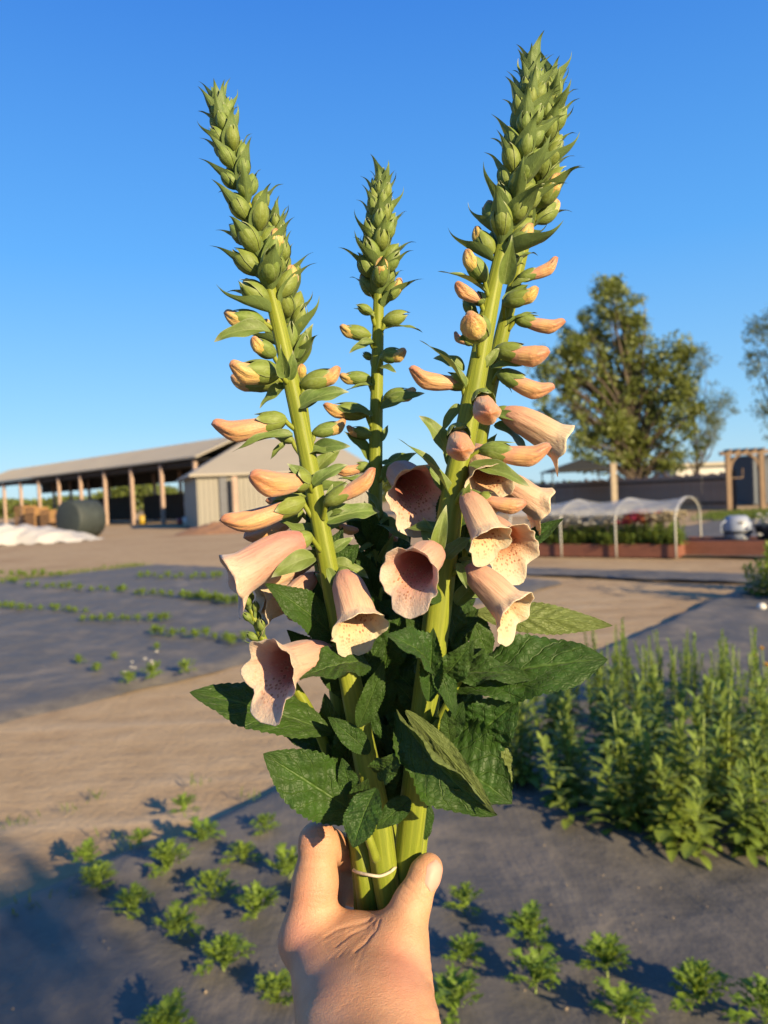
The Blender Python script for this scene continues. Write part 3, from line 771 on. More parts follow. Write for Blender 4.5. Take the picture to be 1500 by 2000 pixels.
for t, n, h, lab in ((16.5, -1.0, 1.3, 'tall orange wooden bin standing just beyond the round bale'), (25, -.9, 1.4, 'orange wooden bin stacked before the dark back wall of the pole barn'), (28, -1.2, 1.7, 'tallest orange wooden bin under the pole barn roof'),
                     (31.5, -1.0, 1.9, 'orange wooden bin near the heaped white fabric under the barn roof'), (20.5, -1.1, 1.2, 'low orange wooden bin behind the round bale')):
    wood_bin(t, n, lab, 1.5, h)
def bucket(p, r, h, col, lab, cat='bucket', taper=.8):
    o = thing('bucket', p, lab, cat)
    m = mat_plain('bucket_paint', col, .45, .06, 4)
    pr = [(0.0, r * taper), (h, r), (h, r * .93), (h * .1, r * taper * .9)]
    V = []; n = 20
    for z, rr in pr:
        a = np.arange(n) / n * 6.283
        V.append(np.stack([p[0] + rr * np.cos(a), p[1] + rr * np.sin(a), np.full(n, z)], -1))
    F = [tuple(f) for f in grid_faces(n, 4, True)] + [tuple(range(n))[::-1], tuple(range(3 * n, 4 * n))]
    add('shell', mk_mesh('bucket_shell', np.concatenate(V), F, [m]), o)
    mb = MB(); mb.tube([p + np.array((r * 1.02 * math.cos(q), -.05, h * .9 + .0 - r * .5 * math.sin(q))) for q in np.linspace(0, math.pi, 11)], .012, 5)
    add('handle', mb.mesh('bucket_handle', [M_SIDING], True), o)
bucket(G(366, 1027), .30, .62, (.75, .74, .7), 'white bucket standing at the corner of the metal shed')
bucket(G(383, 1026), .26, .5, (.62, .22, .08), 'orange bucket next to the white bucket by the metal shed')
bucket(G(352, 1025), .26, .5, (.35, .06, .05), 'dull red bucket next to the white bucket by the metal shed')
bucket(G(279, 1024), .30, .75, (.55, .36, .03), 'yellow drum behind a timber post of the pole barn', 'drum', .97)
# dark tractor in the shade
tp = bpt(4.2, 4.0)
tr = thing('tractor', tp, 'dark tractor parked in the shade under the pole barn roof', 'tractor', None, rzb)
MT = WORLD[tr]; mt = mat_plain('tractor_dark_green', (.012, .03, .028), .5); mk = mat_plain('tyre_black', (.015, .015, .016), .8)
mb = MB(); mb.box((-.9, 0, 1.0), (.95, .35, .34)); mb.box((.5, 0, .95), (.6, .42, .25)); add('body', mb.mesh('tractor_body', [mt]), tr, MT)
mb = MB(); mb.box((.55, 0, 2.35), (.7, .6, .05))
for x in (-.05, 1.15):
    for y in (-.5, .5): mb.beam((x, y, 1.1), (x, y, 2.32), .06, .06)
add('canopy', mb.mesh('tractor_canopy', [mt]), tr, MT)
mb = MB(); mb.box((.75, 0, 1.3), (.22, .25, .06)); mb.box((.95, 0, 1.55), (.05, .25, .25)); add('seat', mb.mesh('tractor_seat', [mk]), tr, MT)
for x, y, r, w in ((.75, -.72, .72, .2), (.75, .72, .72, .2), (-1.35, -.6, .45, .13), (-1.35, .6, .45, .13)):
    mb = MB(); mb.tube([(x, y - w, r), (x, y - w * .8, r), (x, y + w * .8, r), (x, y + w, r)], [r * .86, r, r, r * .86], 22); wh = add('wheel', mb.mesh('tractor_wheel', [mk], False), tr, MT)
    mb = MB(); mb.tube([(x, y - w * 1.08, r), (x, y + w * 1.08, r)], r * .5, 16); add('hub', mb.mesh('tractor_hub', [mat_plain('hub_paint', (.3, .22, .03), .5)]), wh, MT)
# pale blue barrels by the shed corner
for k, (px, d) in enumerate(((380, 59.5), (372, 61.0))):
    p = A(px, d)
    o = thing('barrel', p, 'blue plastic barrel beside the corner of the metal shed', 'barrel', 'blue barrels by the shed')
    V, F = tube_geo([p + up(z) for z in (0, .06, .6, .66, .72, 1.3, 1.36, 1.9, 1.95)], [.36, .42, .43, .46, .43, .43, .46, .42, .36], 20); add('drum', mk_mesh('barrel', V, F, [mat_plain('barrel_blue', (.16, .22, .42), .5)]), o)
# low dirt pile
p = G(430, 1040)
XX, YY = np.meshgrid(np.linspace(-1, 1, 40), np.linspace(-1, 1, 20)); rr = np.sqrt(XX ** 2 + YY ** 2)
V = np.stack([p[0] + XX * 2.4, p[1] + YY * 1.4, .62 * np.clip(1 - rr, 0, 1) ** .8 * (1 + .2 * np.sin(XX * 13) * np.sin(YY * 9)) - .05], -1)
tag(add('soil_pile', mk_mesh('soil_pile', V.reshape(-1, 3), grid_faces(40, 20), [mat_plain('red_soil', (.30, .16, .09), .95, .2, 4, .6, .05)])), 'low pile of reddish soil in front of the metal shed', 'soil')

# ---------------------------------------------------------------- trees
M_BARK = mat_plain('tree_bark', (0.10, 0.075, 0.055), 0.9, 0.3, 3.0, 0.6, 0.05)
def mat_crown(name, c, tr=0.35):
    b = NB(name); r = b.noise(b.coord('Object'), 1.3, 4)
    n = b.noise(b.coord('Object'), 9.0, 3)
    col = b.ramp(b.math('ADD', b.math('MULTIPLY', r, .6), b.math('MULTIPLY', n, .4)), [(0.3, tuple(x * .6 for x in c)), (0.7, tuple(x * 1.35 for x in c))])
    return b.done(b.trans(b.mix(.5, col, (c[0] * 2.5, c[1] * 2.2, c[2])), b.bsdf(col, .55), tr))
def tree(name, base, h, crowns, leaf, nleaf, mat, label, group, seed, limb_r=.28, cat='tree'):
    """crowns: list of (dx, dy, z, rx, ry, rz) lobes in metres that hold the leaf clumps"""
    r = np.random.default_rng(seed)
    o = thing(name, base, label, cat, group)
    base = np.asarray(base, float)
    mb = MB(); top = np.array((0, 0, h * .62))
    mb.tube([base + np.array((0.12 * math.sin(3 * t), .1 * math.sin(2 * t + 1), -0.1 + h * .66 * t)) for t in np.linspace(0, 1, 9)], np.linspace(limb_r, limb_r * .35, 9), 10)
    clumps = []
    for (dx, dy, z, rx, ry, rz) in crowns:
        c = base + np.array((dx, dy, z)); st = base + np.array((0, 0, min(h * .6, max(.8, z * .45))))
        for k in range(4):
            e = c + r.normal(0, .45, 3) * (rx, ry, rz)
            mid = (st + e) / 2 + r.normal(0, .25, 3) * min(rx, 1.0) + (0, 0, .1 * h * .3)
            mb.tube(spline([st, mid, e], 7), np.linspace(limb_r * .36, limb_r * .05, 7), 6)
        n = max(6, int(16 * rx * rz / 2.0))
        for k in range(n):
            u = r.normal(0, 1, 3); u = u / np.linalg.norm(u) * r.uniform(.25, 1.0) ** .5
            clumps.append((c + u * (rx, ry, rz), .55 * min(rx, rz) * r.uniform(.4, 1.0) + .2))
    add('trunk', mb.mesh(name + '_trunk', [M_BARK], True), o)
    cl = np.array([c for c, _ in clumps]); cr = np.array([q for _, q in clumps])
    wgt = cr ** 2; idx = r.choice(len(cl), nleaf, p=wgt / wgt.sum())
    d = r.normal(0, 1, (nleaf, 3)); d /= np.linalg.norm(d, axis=1)[:, None]
    pos = cl[idx] + d * (cr[idx] * r.uniform(0, 1, nleaf) ** .5)[:, None] * (1, 1, .75)
    a = r.normal(0, 1, (nleaf, 3)); a[:, 2] -= .4; a /= np.linalg.norm(a, axis=1)[:, None]
    b_ = np.cross(a, r.normal(0, 1, (nleaf, 3))); b_ /= np.linalg.norm(b_, axis=1)[:, None]
    nn = np.cross(a, b_); L = leaf * r.uniform(.6, 1.3, nleaf)[:, None]
    V = np.stack([pos, pos + a * L * .5 + b_ * L * .3 + nn * L * .06, pos + a * L, pos + a * L * .5 - b_ * L * .3 + nn * L * .06], 1).reshape(-1, 3)
    F = np.arange(nleaf * 4).reshape(-1, 4)
    add('crown', mk_mesh(name + '_crown', V, F, [mat], smooth=False), o)
    return o
def lobes(px, rows, dist, seed):
    """crown lobes from a list of (cx, cy, rx, ry) in photo pixels at this distance, given real depth"""
    r = random.Random(seed); out = []
    b = A(px, dist)
    for cx, cy, rx, ry in rows:
        p = P(cx, cy, dist); s = dist / FPX
        out.append((p[0] - b[0], r.uniform(-.35, .35) * 3.0, p[2], rx * s, rx * s * .9, ry * s))
    return out
M_CROWN = mat_crown('ash_foliage', (0.20, 0.25, 0.05))
M_CROWN2 = mat_crown('thin_foliage', (0.14, 0.18, 0.075))
T1 = [(1185, 590, 38, 38), (1215, 640, 55, 40), (1160, 680, 60, 45), (1245, 690, 45, 40), (1115, 690, 40, 30), (1085, 740, 38, 30), (1150, 760, 60, 45), (1230, 760, 60, 45), (1290, 705, 45, 45),
      (1305, 760, 40, 40), (1110, 800, 45, 35), (1180, 830, 60, 40), (1250, 840, 60, 45), (1300, 830, 45, 40), (1160, 885, 45, 30), (1220, 895, 55, 30), (1280, 890, 45, 30), (1065, 690, 22, 18), (1120, 640, 28, 22), (1130, 860, 30, 25), (1070, 770, 34, 26), (1060, 715, 26, 22), (1090, 830, 30, 22), (1195, 570, 26, 22), (1230, 610, 34, 30), (1155, 620, 34, 28), (1330, 800, 30, 34), (1335, 740, 26, 30), (1200, 912, 40, 16), (1255, 915, 40, 14), (1150, 905, 30, 16), (1300, 910, 34, 14), (1340, 870, 26, 24)]
tree('shade_tree', A(1245, 50), 14.5, lobes(1245, T1, 50, 1), .26, 27000, M_CROWN, 'large leafy green tree rising behind the weathered board fence', 'trees behind the board fence', 41, .32)
T2 = [(1375, 700, 30, 34), (1350, 760, 28, 36), (1390, 780, 28, 40), (1360, 840, 34, 40), (1400, 850, 24, 36), (1345, 890, 30, 26), (1330, 690, 18, 18), (1420, 806, 24, 9)]
tree('slender_tree', A(1362, 56), 11.5, lobes(1362, T2, 56, 2), .15, 5200, M_CROWN2, 'thin sparse slender tree beside the large leafy tree', 'trees behind the board fence', 42, .14)
T3 = [(1500, 650, 45, 45), (1490, 720, 34, 45), (1520, 780, 45, 50), (1480, 690, 22, 12), (1560, 720, 60, 60), (1540, 640, 45, 30), (1505, 850, 28, 35)]
tree('dark_tree', A(1545, 46), 11.0, lobes(1545, T3, 46, 3), .16, 7500, M_CROWN2, 'dark tree with wispy branches beyond the blue container', 'trees behind the board fence', 43, .22)
# the tree whose dappled shade lies over the corner of the near fabric
q0 = G(10, 1950); q1 = q0 + np.array(TO_SUN) / TO_SUN.z * 3.7
tree('garden_tree', (q1[0] + .5, q1[1] - .3, 0), 5.0, [(-.5, .3, 3.7, .36, .36, .08), (-.2, .3, 4.0, .26, .26, .08), (-.7, .2, 3.5, .2, .2, .06)], .09, 420, M_CROWN, 'young tree whose dappled shade falls across the near fabric', None, 44, .06)
def far_wood(name, pts, hgt, n, mat, label, seed):
    r = np.random.default_rng(seed); pts = np.asarray(pts, float); t = r.uniform(0, len(pts) - 1.001, n); i = t.astype(int); f = (t - i)[:, None]
    c = pts[i] * (1 - f) + pts[i + 1] * f
    hh = hgt * (.55 + .45 * np.abs(np.sin(t * 5.1) * np.sin(t * 2.3 + 1)))
    pos = c + np.stack([r.normal(0, .8, n), r.normal(0, 2.0, n), hh * r.uniform(0, 1, n) ** .7], -1)
    d = r.normal(0, 1, (n, 3)); d /= np.linalg.norm(d, axis=1)[:, None]; e = np.cross(d, r.normal(0, 1, (n, 3))); e /= np.linalg.norm(e, axis=1)[:, None]
    L = .9
    V = np.stack([pos, pos + d * L * .5 + e * L * .35, pos + d * L, pos + d * L * .5 - e * L * .35], 1).reshape(-1, 3)
    tag(add(name, mk_mesh(name, V, np.arange(n * 4).reshape(-1, 4), [mat], smooth=False)), label, 'trees', kind='stuff')
far_wood('far_trees', [A(-300, 210), A(100, 190), A(420, 180), A(800, 190)], 7.0, 26000, M_CROWN, 'low belt of far green trees seen through the pole barn', 5)
far_wood('right_far_trees', [A(900, 150), A(1200, 130), A(1500, 120), A(1900, 120)], 3.2, 7000, M_CROWN2, 'low belt of far trees behind the board fence', 6)

# ---------------------------------------------------------------- board fence
M_BOARD = mat_plain('weathered_grey_board', (0.40, 0.27, 0.19), 0.9, 0.25, 1.2, 0.4, 0.02)
f0, f1 = A(1432, 38.5), A(1040, 56.0)
fd = unit(f1 - f0); fl = np.linalg.norm(f1 - f0); fn = np.array((-fd[1], fd[0], 0))
fence = thing('board_fence', f0, 'weathered grey board fence running behind the hoop tunnel', 'fence', None, math.atan2(fd[1], fd[0]))
FM = WORLD[fence]
bms = []
for s in range(4):
    mb = MB(); mb.box((0, 0, .93 + .02 * s), (.098, .015, .92 + .02 * s)); bms.append(mb.mesh('fence_board', [M_BOARD]))
nb_ = int(fl / .205)
for k in range(nb_):
    add('board', bms[k % 4 if k % 7 else 1], fence, FM @ Matrix.Translation((.1 + k * .205, rng.uniform(-.008, .008), 0)) @ Matrix.Rotation(rng.uniform(-.008, .008), 4, 'Y'))
mb = MB(); mb.box((0, 0, 1.02), (.07, .07, 1.02)); pm = mb.mesh('fence_post', [M_DARKWOOD])
for k in range(int(fl / 2.46) + 1): add('post', pm, fence, FM @ Matrix.Translation((k * 2.46, -.1, 0)))
for z in (.4, 1.6):
    mb = MB(); mb.box((fl / 2, .04, z), (fl / 2, .022, .05)); add('rail', mb.mesh('fence_rail', [M_DARKWOOD]), fence, FM)

# timber arch
M_CEDAR = mat_plain('cedar_timber', (0.25, 0.165, 0.10), 0.8, 0.2, 2.0, 0.3, 0.02)
ac = A(1457, 37.5)
arch = thing('garden_arch', ac, 'timber garden arch with curved braces beside the board fence', 'arch', None, -.05)
AM = WORLD[arch]; AW, AH = .79, 2.8
for x in (-AW, AW):
    mb = MB(); mb.box((x, 0, AH / 2), (.11, .11, AH / 2)); add('post', mb.mesh('arch_post', [M_CEDAR]), arch, AM)
mb = MB(); mb.box((0, -.13, AH + .03), (AW + .35, .03, .09)); mb.box((0, .13, AH + .03), (AW + .35, .03, .09)); add('beam', mb.mesh('arch_beam', [M_CEDAR]), arch, AM)
for k in range(5):
    mb = MB(); mb.box((-AW + k * AW / 2, 0, AH + .17), (.03, .42, .05)); add('rafter', mb.mesh('arch_rafter', [M_CEDAR]), arch, AM)
for s in (-1, 1):
    mb = MB(); a = np.linspace(0, math.pi / 2, 9)
    pts = [np.array((s * (AW - .1 - (AW - .1) * (1 - math.cos(q)) * .95), 0, AH - .85 + .82 * math.sin(q))) for q in a]
    for p_, q_ in zip(pts[:-1], pts[1:]): mb.beam(p_, q_, .10, .13, (0, 1, 0))
    add('brace', mb.mesh('arch_brace', [M_CEDAR]), arch, AM)
mb = MB(); mb.box((-.42, 0, 1.62), (.34, .015, .02)); mb.box((-.1, 0, 1.85), (.015, .015, .22)); add('sign_frame', mb.mesh('arch_sign', [M_CEDAR]), arch, AM)
# blue container
cc = A(1508, 47)
ct = thing('container', cc, 'dark blue ribbed steel container standing beyond the garden arch', 'container', None, .12)
KM = WORLD[ct]; mc = mat_plain('container_blue', (.05, .075, .12), .55, .12, 1.0)
mb = MB(); mb.box((0, 0, 1.5), (1.95, 1.2, 1.45)); add('shell', mb.mesh('container_shell', [mc]), ct, KM)
for k in range(16):
    mb = MB(); mb.box((-1.85 + k * .247, -1.22, 1.5), (.06, .03, 1.36)); add('rib', mb.mesh('container_rib', [mc]), ct, KM)
# low pale building and dark canopy behind the fence
lp = A(1375, 62)
lo = thing('low_building', lp, 'low white walled building with flat tan roof beyond the fence', 'building', None, .1)
mb = MB(); mb.box((0, 0, 1.35), (3.2, 2.0, 1.35)); add('wall', mb.mesh('low_wall', [mat_plain('pale_wall', (.6, .6, .6), .8)]), lo, WORLD[lo])
mb = MB(); mb.box((0, 0, 2.85), (3.6, 2.4, .14)); add('roof', mb.mesh('low_roof', [M_ROOF]), lo, WORLD[lo])
cp = A(1128, 48)
ca = thing('shade_canopy', cp, 'dark peaked shade canopy on posts beyond the fence', 'canopy')
def cq(x, y, z): return cp + np.array((x, y, z))
V = [cq(-1.9, -1.6, 2.55), cq(1.9, -1.6, 2.55), cq(1.9, 1.6, 2.55), cq(-1.9, 1.6, 2.55), cq(.3, 0, 3.25)]; V += [v - up(.08) for v in V]
mdk = mat_plain('black_canopy_cloth', (.02, .022, .022), .8)
add('cloth', mk_mesh('canopy_cloth', V, [(0, 1, 4), (1, 2, 4), (2, 3, 4), (3, 0, 4), (6, 5, 9), (7, 6, 9), (8, 7, 9), (5, 8, 9), (0, 5, 6, 1), (1, 6, 7, 2), (2, 7, 8, 3), (3, 8, 5, 0)], [mdk], smooth=False), ca)
for x in (-1.8, 1.8):
    for y in (-1.5, 1.5):
        mb = MB(); mb.beam(cq(x, y, 0), cq(x, y, 2.5), .07, .07, (1, 0, 0)); add('post', mb.mesh('canopy_post', [mdk]), ca)
pp = A(1200, 44)
mb = MB(); mb.box(pp + up(1.35), (.16, .16, 1.35)); mb.box(pp + up(2.74), (.2, .2, .04))
tag(add('pale_post', mb.mesh('pale_post', [mat_plain('pale_timber', (.42, .34, .24), .8)])), 'single pale timber post standing behind the board fence', 'post')

# ---------------------------------------------------------------- raised beds and hoop tunnel
M_REDWOOD = mat_plain('red_brown_bed_boards', (0.24, 0.085, 0.05), 0.8, 0.2, 3.0, 0.3, 0.02)
M_PIPE = mat_plain('white_pvc_pipe', (0.55, 0.54, 0.50), 0.4, 0.05, 5)
M_SOIL = mat_plain('bed_soil', (0.09, 0.06, 0.04), 0.95, 0.3, 12, .5, .03)
t0 = G(1323, 1090); tL = G(1000, 1086)
tx = unit(tL - t0); tl = np.linalg.norm(tL - t0); ty = np.array((tx[1], -tx[0], 0)); ty = ty if ty[1] > 0 else -ty
TW, TH = 1.9, 1.2
def tq(x, y, z): return t0 + tx * x + ty * y + up(z)
def bed(name, q, L, W, Hh, lab):
    o = thing(name, q(0, 0, 0), lab, 'planter', None, 0)
    ax_ = np.array([tx, ty, (0, 0, 1)])
    for (x, y, hx, hy) in ((L / 2, 0, L / 2, .03), (L / 2, W, L / 2, .03), (.0, W / 2, .03, W / 2 - .032), (L, W / 2, .03, W / 2 - .032)):
        for z in (.0, .5):
            mb = MB(); mb.box(q(x, y, Hh * (.25 + z)), (hx, hy, Hh * .245), ax_); add('board', mb.mesh('bed_board', [M_REDWOOD]), o)
    mb = MB(); mb.box(q(L / 2, W / 2, Hh * .43), (L / 2 - .035, W / 2 - .035, Hh * .43), ax_); add('soil', mb.mesh('bed_soil', [M_SOIL]), o)
    return o
bed('raised_bed', lambda x, y, z: tq(x + .05, y + .1, z), tl, TW - .2, .27, 'long red brown raised bed under the plastic hoop tunnel')
tun = thing('hoop_tunnel', tq(0, 0, 0), 'low hoop tunnel of white pipes with its plastic cover rolled up', 'tunnel')
def hoop_y(u): return TW / 2 - TW / 2 * math.cos(u) * (1.0), 
nh = 4
for k in range(nh):
    x = .02 + k * tl / (nh - 1) * 1.0 if k else .02
    pts = [tq(x, 0, 0), tq(x, -.0, .35), tq(x, .0, .75)] + [tq(x, TW / 2 - TW / 2 * math.cos(u), .75 + (TH - .75) * math.sin(u)) for u in np.linspace(.15, math.pi - .15, 13)] + [tq(x, TW, .75), tq(x, TW, .35), tq(x, TW, 0)]
    mb = MB(); mb.tube(pts, .019, 8); add('hoop', mb.mesh('hoop', [M_PIPE], True), tun)
b = NB('clear_film'); v = b.coord('Object')
film_n = b.bump(b.noise(b.mapping(v, (1, 1, 3)), 3.0, 5, .6), .5, .05)
film = b.bsdf((.72, .72, .70), .35, film_n)
tp_ = b.n('ShaderNodeBsdfTransparent'); mx = b.n('ShaderNodeMixShader'); mx.inputs[0].default_value = .5
b.t.links.new(tp_.outputs[0], mx.inputs[1]); b.t.links.new(film, mx.inputs[2]); M_FILM = b.done(mx.outputs[0])
us = np.linspace(.3, math.pi - .3, 22); xs = np.linspace(-.05, tl + .05, 60)
V = []
for x in xs:
    sag = .10 * abs(math.sin(x / (tl / (nh - 1)) * math.pi)) ** .8
    for i, u in enumerate(us):
        zz = .75 + (TH - .75) * math.sin(u) - sag * math.sin(u) ** 2 + .03 + .012 * math.sin(x * 9 + i) + (.03 * math.sin(x * 2.3 + 1) if i == 0 else 0)
        V.append(tq(x, TW / 2 - (TW / 2 + .03) * math.cos(u), zz))
tag(add('film', mk_mesh('tunnel_film', V, grid_faces(len(us), len(xs)), [M_FILM]), tun))
# bedding plants in the raised bed
BUSH = [stock_mesh(51, .38), stock_mesh(52, .42)]
M_STRAW = mat_plain('pale_cream_petal', (.70, .60, .42), .6, .1, 20)
B_CREAM = bloom_mesh('cream_bloom', M_STRAW)
for k in range(44):
    x = .2 + k * (tl - .4) / 43; y = .3 + .42 * (k % 4); p = tq(x, y, .24)
    f = x / tl
    kind = B_CREAM if f < .22 else (B_CORAL if f < .27 else (B_PINK if f < .36 else B_WHITE))
    cname = {B_CREAM: 'cream', B_CORAL: 'coral', B_PINK: 'magenta', B_WHITE: 'white'}[kind]
    o = thing('bedding_plant', p, 'bushy green bedding plant with %s blooms in the tunnel bed' % cname, 'plant', cname + ' blooms in the tunnel bed', rng.uniform(0, 6), 1.0)
    add('foliage', BUSH[k % 2], o, WORLD[o] @ Matrix.Diagonal((1.7, 1.7, 1.0, 1.0)))
    for j in range(10):
        add('bloom', kind, o, WORLD[o] @ Matrix.Translation((rng.gauss(0, .13), rng.gauss(0, .13), rng.uniform(.42, .66))) @ Matrix.Scale(rng.uniform(1.3, 2.2), 4))
# second bed with tub, pots and white blooms
s0 = G(1500, 1086)
def uq(x, y, z): return s0 + tx * (x - .6) + ty * y + up(z)
bed('side_bed', uq, 2.4, 1.2, .30, 'shorter red brown raised bed next to the hoop tunnel')
wt = uq(1.25, .5, .28)
tub = thing('watering_tub', wt, 'pale blue rounded tub with dark band standing on the short raised bed', 'tub')
mbw = mat_plain('pale_blue_enamel', (.34, .39, .50), .45, .06, 4); mbk = mat_plain('black_band', (.02, .025, .035), .5)
n = 24; pr = [(0, .18), (.04, .24), (.2, .29), (.38, .27), (.48, .20), (.5, .16)]
V, F = tube_geo([wt + up(z) for z, _ in pr], [q for _, q in pr], n); add('shell', mk_mesh('tub_shell', V, F, [mbw]), tub)
V, F = tube_geo([wt + up(z) for z in (.14, .2)], [.283, .296], n); add('band', mk_mesh('tub_band', V, F, [mbk]), tub)
mb = MB(); mb.tube([wt + np.array((-.2, -.05, .42)), wt + np.array((-.34, -.05, .36)), wt + np.array((-.36, -.05, .2)), wt + np.array((-.27, -.05, .12))], .02, 8); add('handle', mb.mesh('tub_handle', [mbw], True), tub)
for k, (x, y) in enumerate(((.55, .35), (.8, .8), (.2, .6))):
    p = uq(x, y, .28); o = thing('nursery_pot', p, 'black nursery pot with white blooms on the short raised bed', 'pot', 'black pots on the short bed')
    V, F = tube_geo([p + up(z) for z in (0, .26, .3, .3)], [.13, .18, .19, .16], 16); add('shell', mk_mesh('pot_shell', V, F, [mbk]), o)
    add('foliage', BUSH[k % 2], o, Matrix.Translation(Vector(p + up(.2))) @ Matrix.Scale(.5, 4))
    for j in range(5): add('bloom', B_WHITE, o, Matrix.Translation(Vector(p + up(.3) + np.array((rng.gauss(0, .14), rng.gauss(0, .1), rng.uniform(-.1, .25))))) @ Matrix.Scale(1.6, 4))
# dark bush at the edge with white blooms
for k, (px, py, sc) in enumerate(((1502, 1166, 1.0), (1530, 1150, 1.2), (1560, 1175, 1.15))):
    p = G(px, py)
    o = thing('flowering_bush', p, 'dark green bush with white blooms at the corner of the near fabric', 'bush', 'bushes by the fabric corner', k, sc * 1.6)
    add('foliage', BUSH[k % 2], o, WORLD[o]); 
    for j in range(5): add('bloom', B_WHITE, o, WORLD[o] @ Matrix.Translation((rng.gauss(0, .12), rng.gauss(0, .12), rng.uniform(.38, .5))) @ Matrix.Scale(.8, 4))
p = G(1488, 1193)
mb = MB(); mb.tube([p + up(z) for z in (0, .03, .06, .085, .09)], [.035, .05, .048, .03, .005], 14)
tag(add('white_cup', mb.mesh('white_cup', [M_WHITE], True)), 'small white plastic cup lying on the near fabric', 'cup')
# green grass bank behind the short bed
p = A(1480, 30)
gs = [A(rng.uniform(1380, 1620), rng.uniform(29, 34)) for _ in range(200)]
tag(add('lawn', grass_mesh('lawn', gs, 24, .28, .3, 9)), 'strip of green grass in front of the board fence', 'grass', kind='stuff')
# ---------------------------------------------------------------- foxglove bouquet
D0 = 0.46
MM = 0.001
def bell_mesh(seed, R=.23, flare=.34, lip=.17, bend=-.06, ruff=.05, fs=.86):
    """open foxglove bell: narrow at the calyx, belly, five-lobed flared mouth; inside and outside skins"""
    r = np.random.default_rng(seed); ph = r.uniform(0, 6.28, 6)
    nu, nv = 48, 26
    v = np.linspace(0, 1, nv) ** 0.85
    pv = [0, .05, .14, .28, .5, .72, fs, (fs + 1) / 2, 1.0]; prr = [.30, .42, .62, .80, .90, .96, 1.02, 1.04 + flare * .42, 1.0 + flare]
    phi = np.arange(nu) / nu * 2 * math.pi - math.pi            # 0 = lower side
    PH, VV = np.meshgrid(phi, v)
    base = np.interp(VV, pv, prr)
    ap = np.abs(PH)
    rim = lip * np.exp(-(PH / .72) ** 4) + .07 * np.exp(-((ap - 1.35) / .38) ** 2) + .045 * np.exp(-((ap - 2.6) / .42) ** 2)
    wv = sstep(.72, 1.0, VV)
    fl = flare * sstep(fs, 1.0, VV) * (.75 * np.exp(-(PH / .7) ** 4) - .35 * np.exp(-((ap - .78) / .16) ** 2) - .30 * np.exp(-((ap - 2.0) / .2) ** 2) - .2 * np.exp(-((ap - 3.14) / .2) ** 2)
                                       + ruff * 3 * np.sin(PH * 7 + ph[0]) * .5 + ruff * 2 * np.sin(PH * 13 + ph[1]) * .5)
    rad = R * (base + fl + .05 * np.cos(PH) * np.sin(np.pi * VV) + .018 * np.sin(PH * 5 + ph[2]) * wv + .022 * np.sin(PH * 9 + ph[3] + VV * 3) * np.sin(np.pi * VV) + .02 * np.sin(PH * 4 + ph[5]) * sstep(.3, .8, VV))
    x = VV * (1 - lip * .3) + wv * rim + .012 * np.sin(PH * 6 + ph[4]) * wv
    droop = bend * VV ** 2 + .04 * np.sin(np.pi * VV)
    rimdrop = -.02 * sstep(.9, 1.0, VV) * np.exp(-(PH / .6) ** 2)
    def skin(rd, dx=0.0):
        return np.stack([x + dx, rd * np.sin(PH), -rd * np.cos(PH) * .92 + droop + rimdrop], -1).reshape(-1, 3)
    Vo = skin(rad); Vi = skin(rad - .010 - .006 * (1 - VV), -.004 * wv)
    u = np.stack([.5 + .5 * np.cos(PH), VV], -1).reshape(-1, 2)
    n = nu * nv
    Fo = grid_faces(nu, nv, True); Fi = grid_faces(nu, nv, True, n, True)
    i = np.arange(nu); a = (nv - 1) * nu + i; b = (nv - 1) * nu + (i + 1) % nu
    Fr = np.stack([a, b, b + n, a + n], -1)
    F = np.concatenate([Fo, Fi, Fr]); fm = np.concatenate([np.zeros(len(Fo)), np.ones(len(Fi)), np.ones(len(Fr))])
    return mk_mesh('bell', np.concatenate([Vo, Vi]), F, [M_PETAL, M_THROAT], np.concatenate([u, u]), fm)
def closed_mesh(seed, R=.20, ripe=1.0, beak=.16, puff=1.0):
    """unopened corolla: a soft pouch whose folded lip turns up"""
    r = np.random.default_rng(seed); ph = r.uniform(0, 6.28, 5)
    nu, nv = 32, 24
    v = np.linspace(0, 1, nv); phi = np.arange(nu) / nu * 2 * math.pi - math.pi
    PH, VV = np.meshgrid(phi, v)
    base = np.interp(VV, [0, .08, .25, .5, .7, .84, .93, .98, 1], [.35, .55, .80, .97, 1.0 * puff, .86, .58, .26, .02])
    groove = -.20 * sstep(.5, .85, VV) * (np.exp(-((np.abs(PH) - 1.0) / .16) ** 2) + .8 * np.exp(-((np.abs(PH) - 2.2) / .18) ** 2)) + .07 * np.sin(PH * 4 + ph[0]) * sstep(.35, .9, VV) + .02 * np.sin(PH * 9 + ph[1] + 4 * VV)
    rad = R * (base + groove * base)
    z0 = -.05 * np.sin(np.pi * VV) + beak * sstep(.66, 1.0, VV) ** 1.3
    V = np.stack([VV + .0 * PH, rad * np.sin(PH), -rad * np.cos(PH) * .9 + z0], -1).reshape(-1, 3)
    uv = np.stack([.5 + .5 * np.cos(PH), VV], -1).reshape(-1, 2)
    F = [tuple(f) for f in grid_faces(nu, nv, True)] + [tuple(range(nu))[::-1], tuple(range((nv - 1) * nu, nv * nu))]
    return mk_mesh('closed_corolla', V, F, [M_TIP], uv, attr={'ripe': np.full(len(V), ripe)})
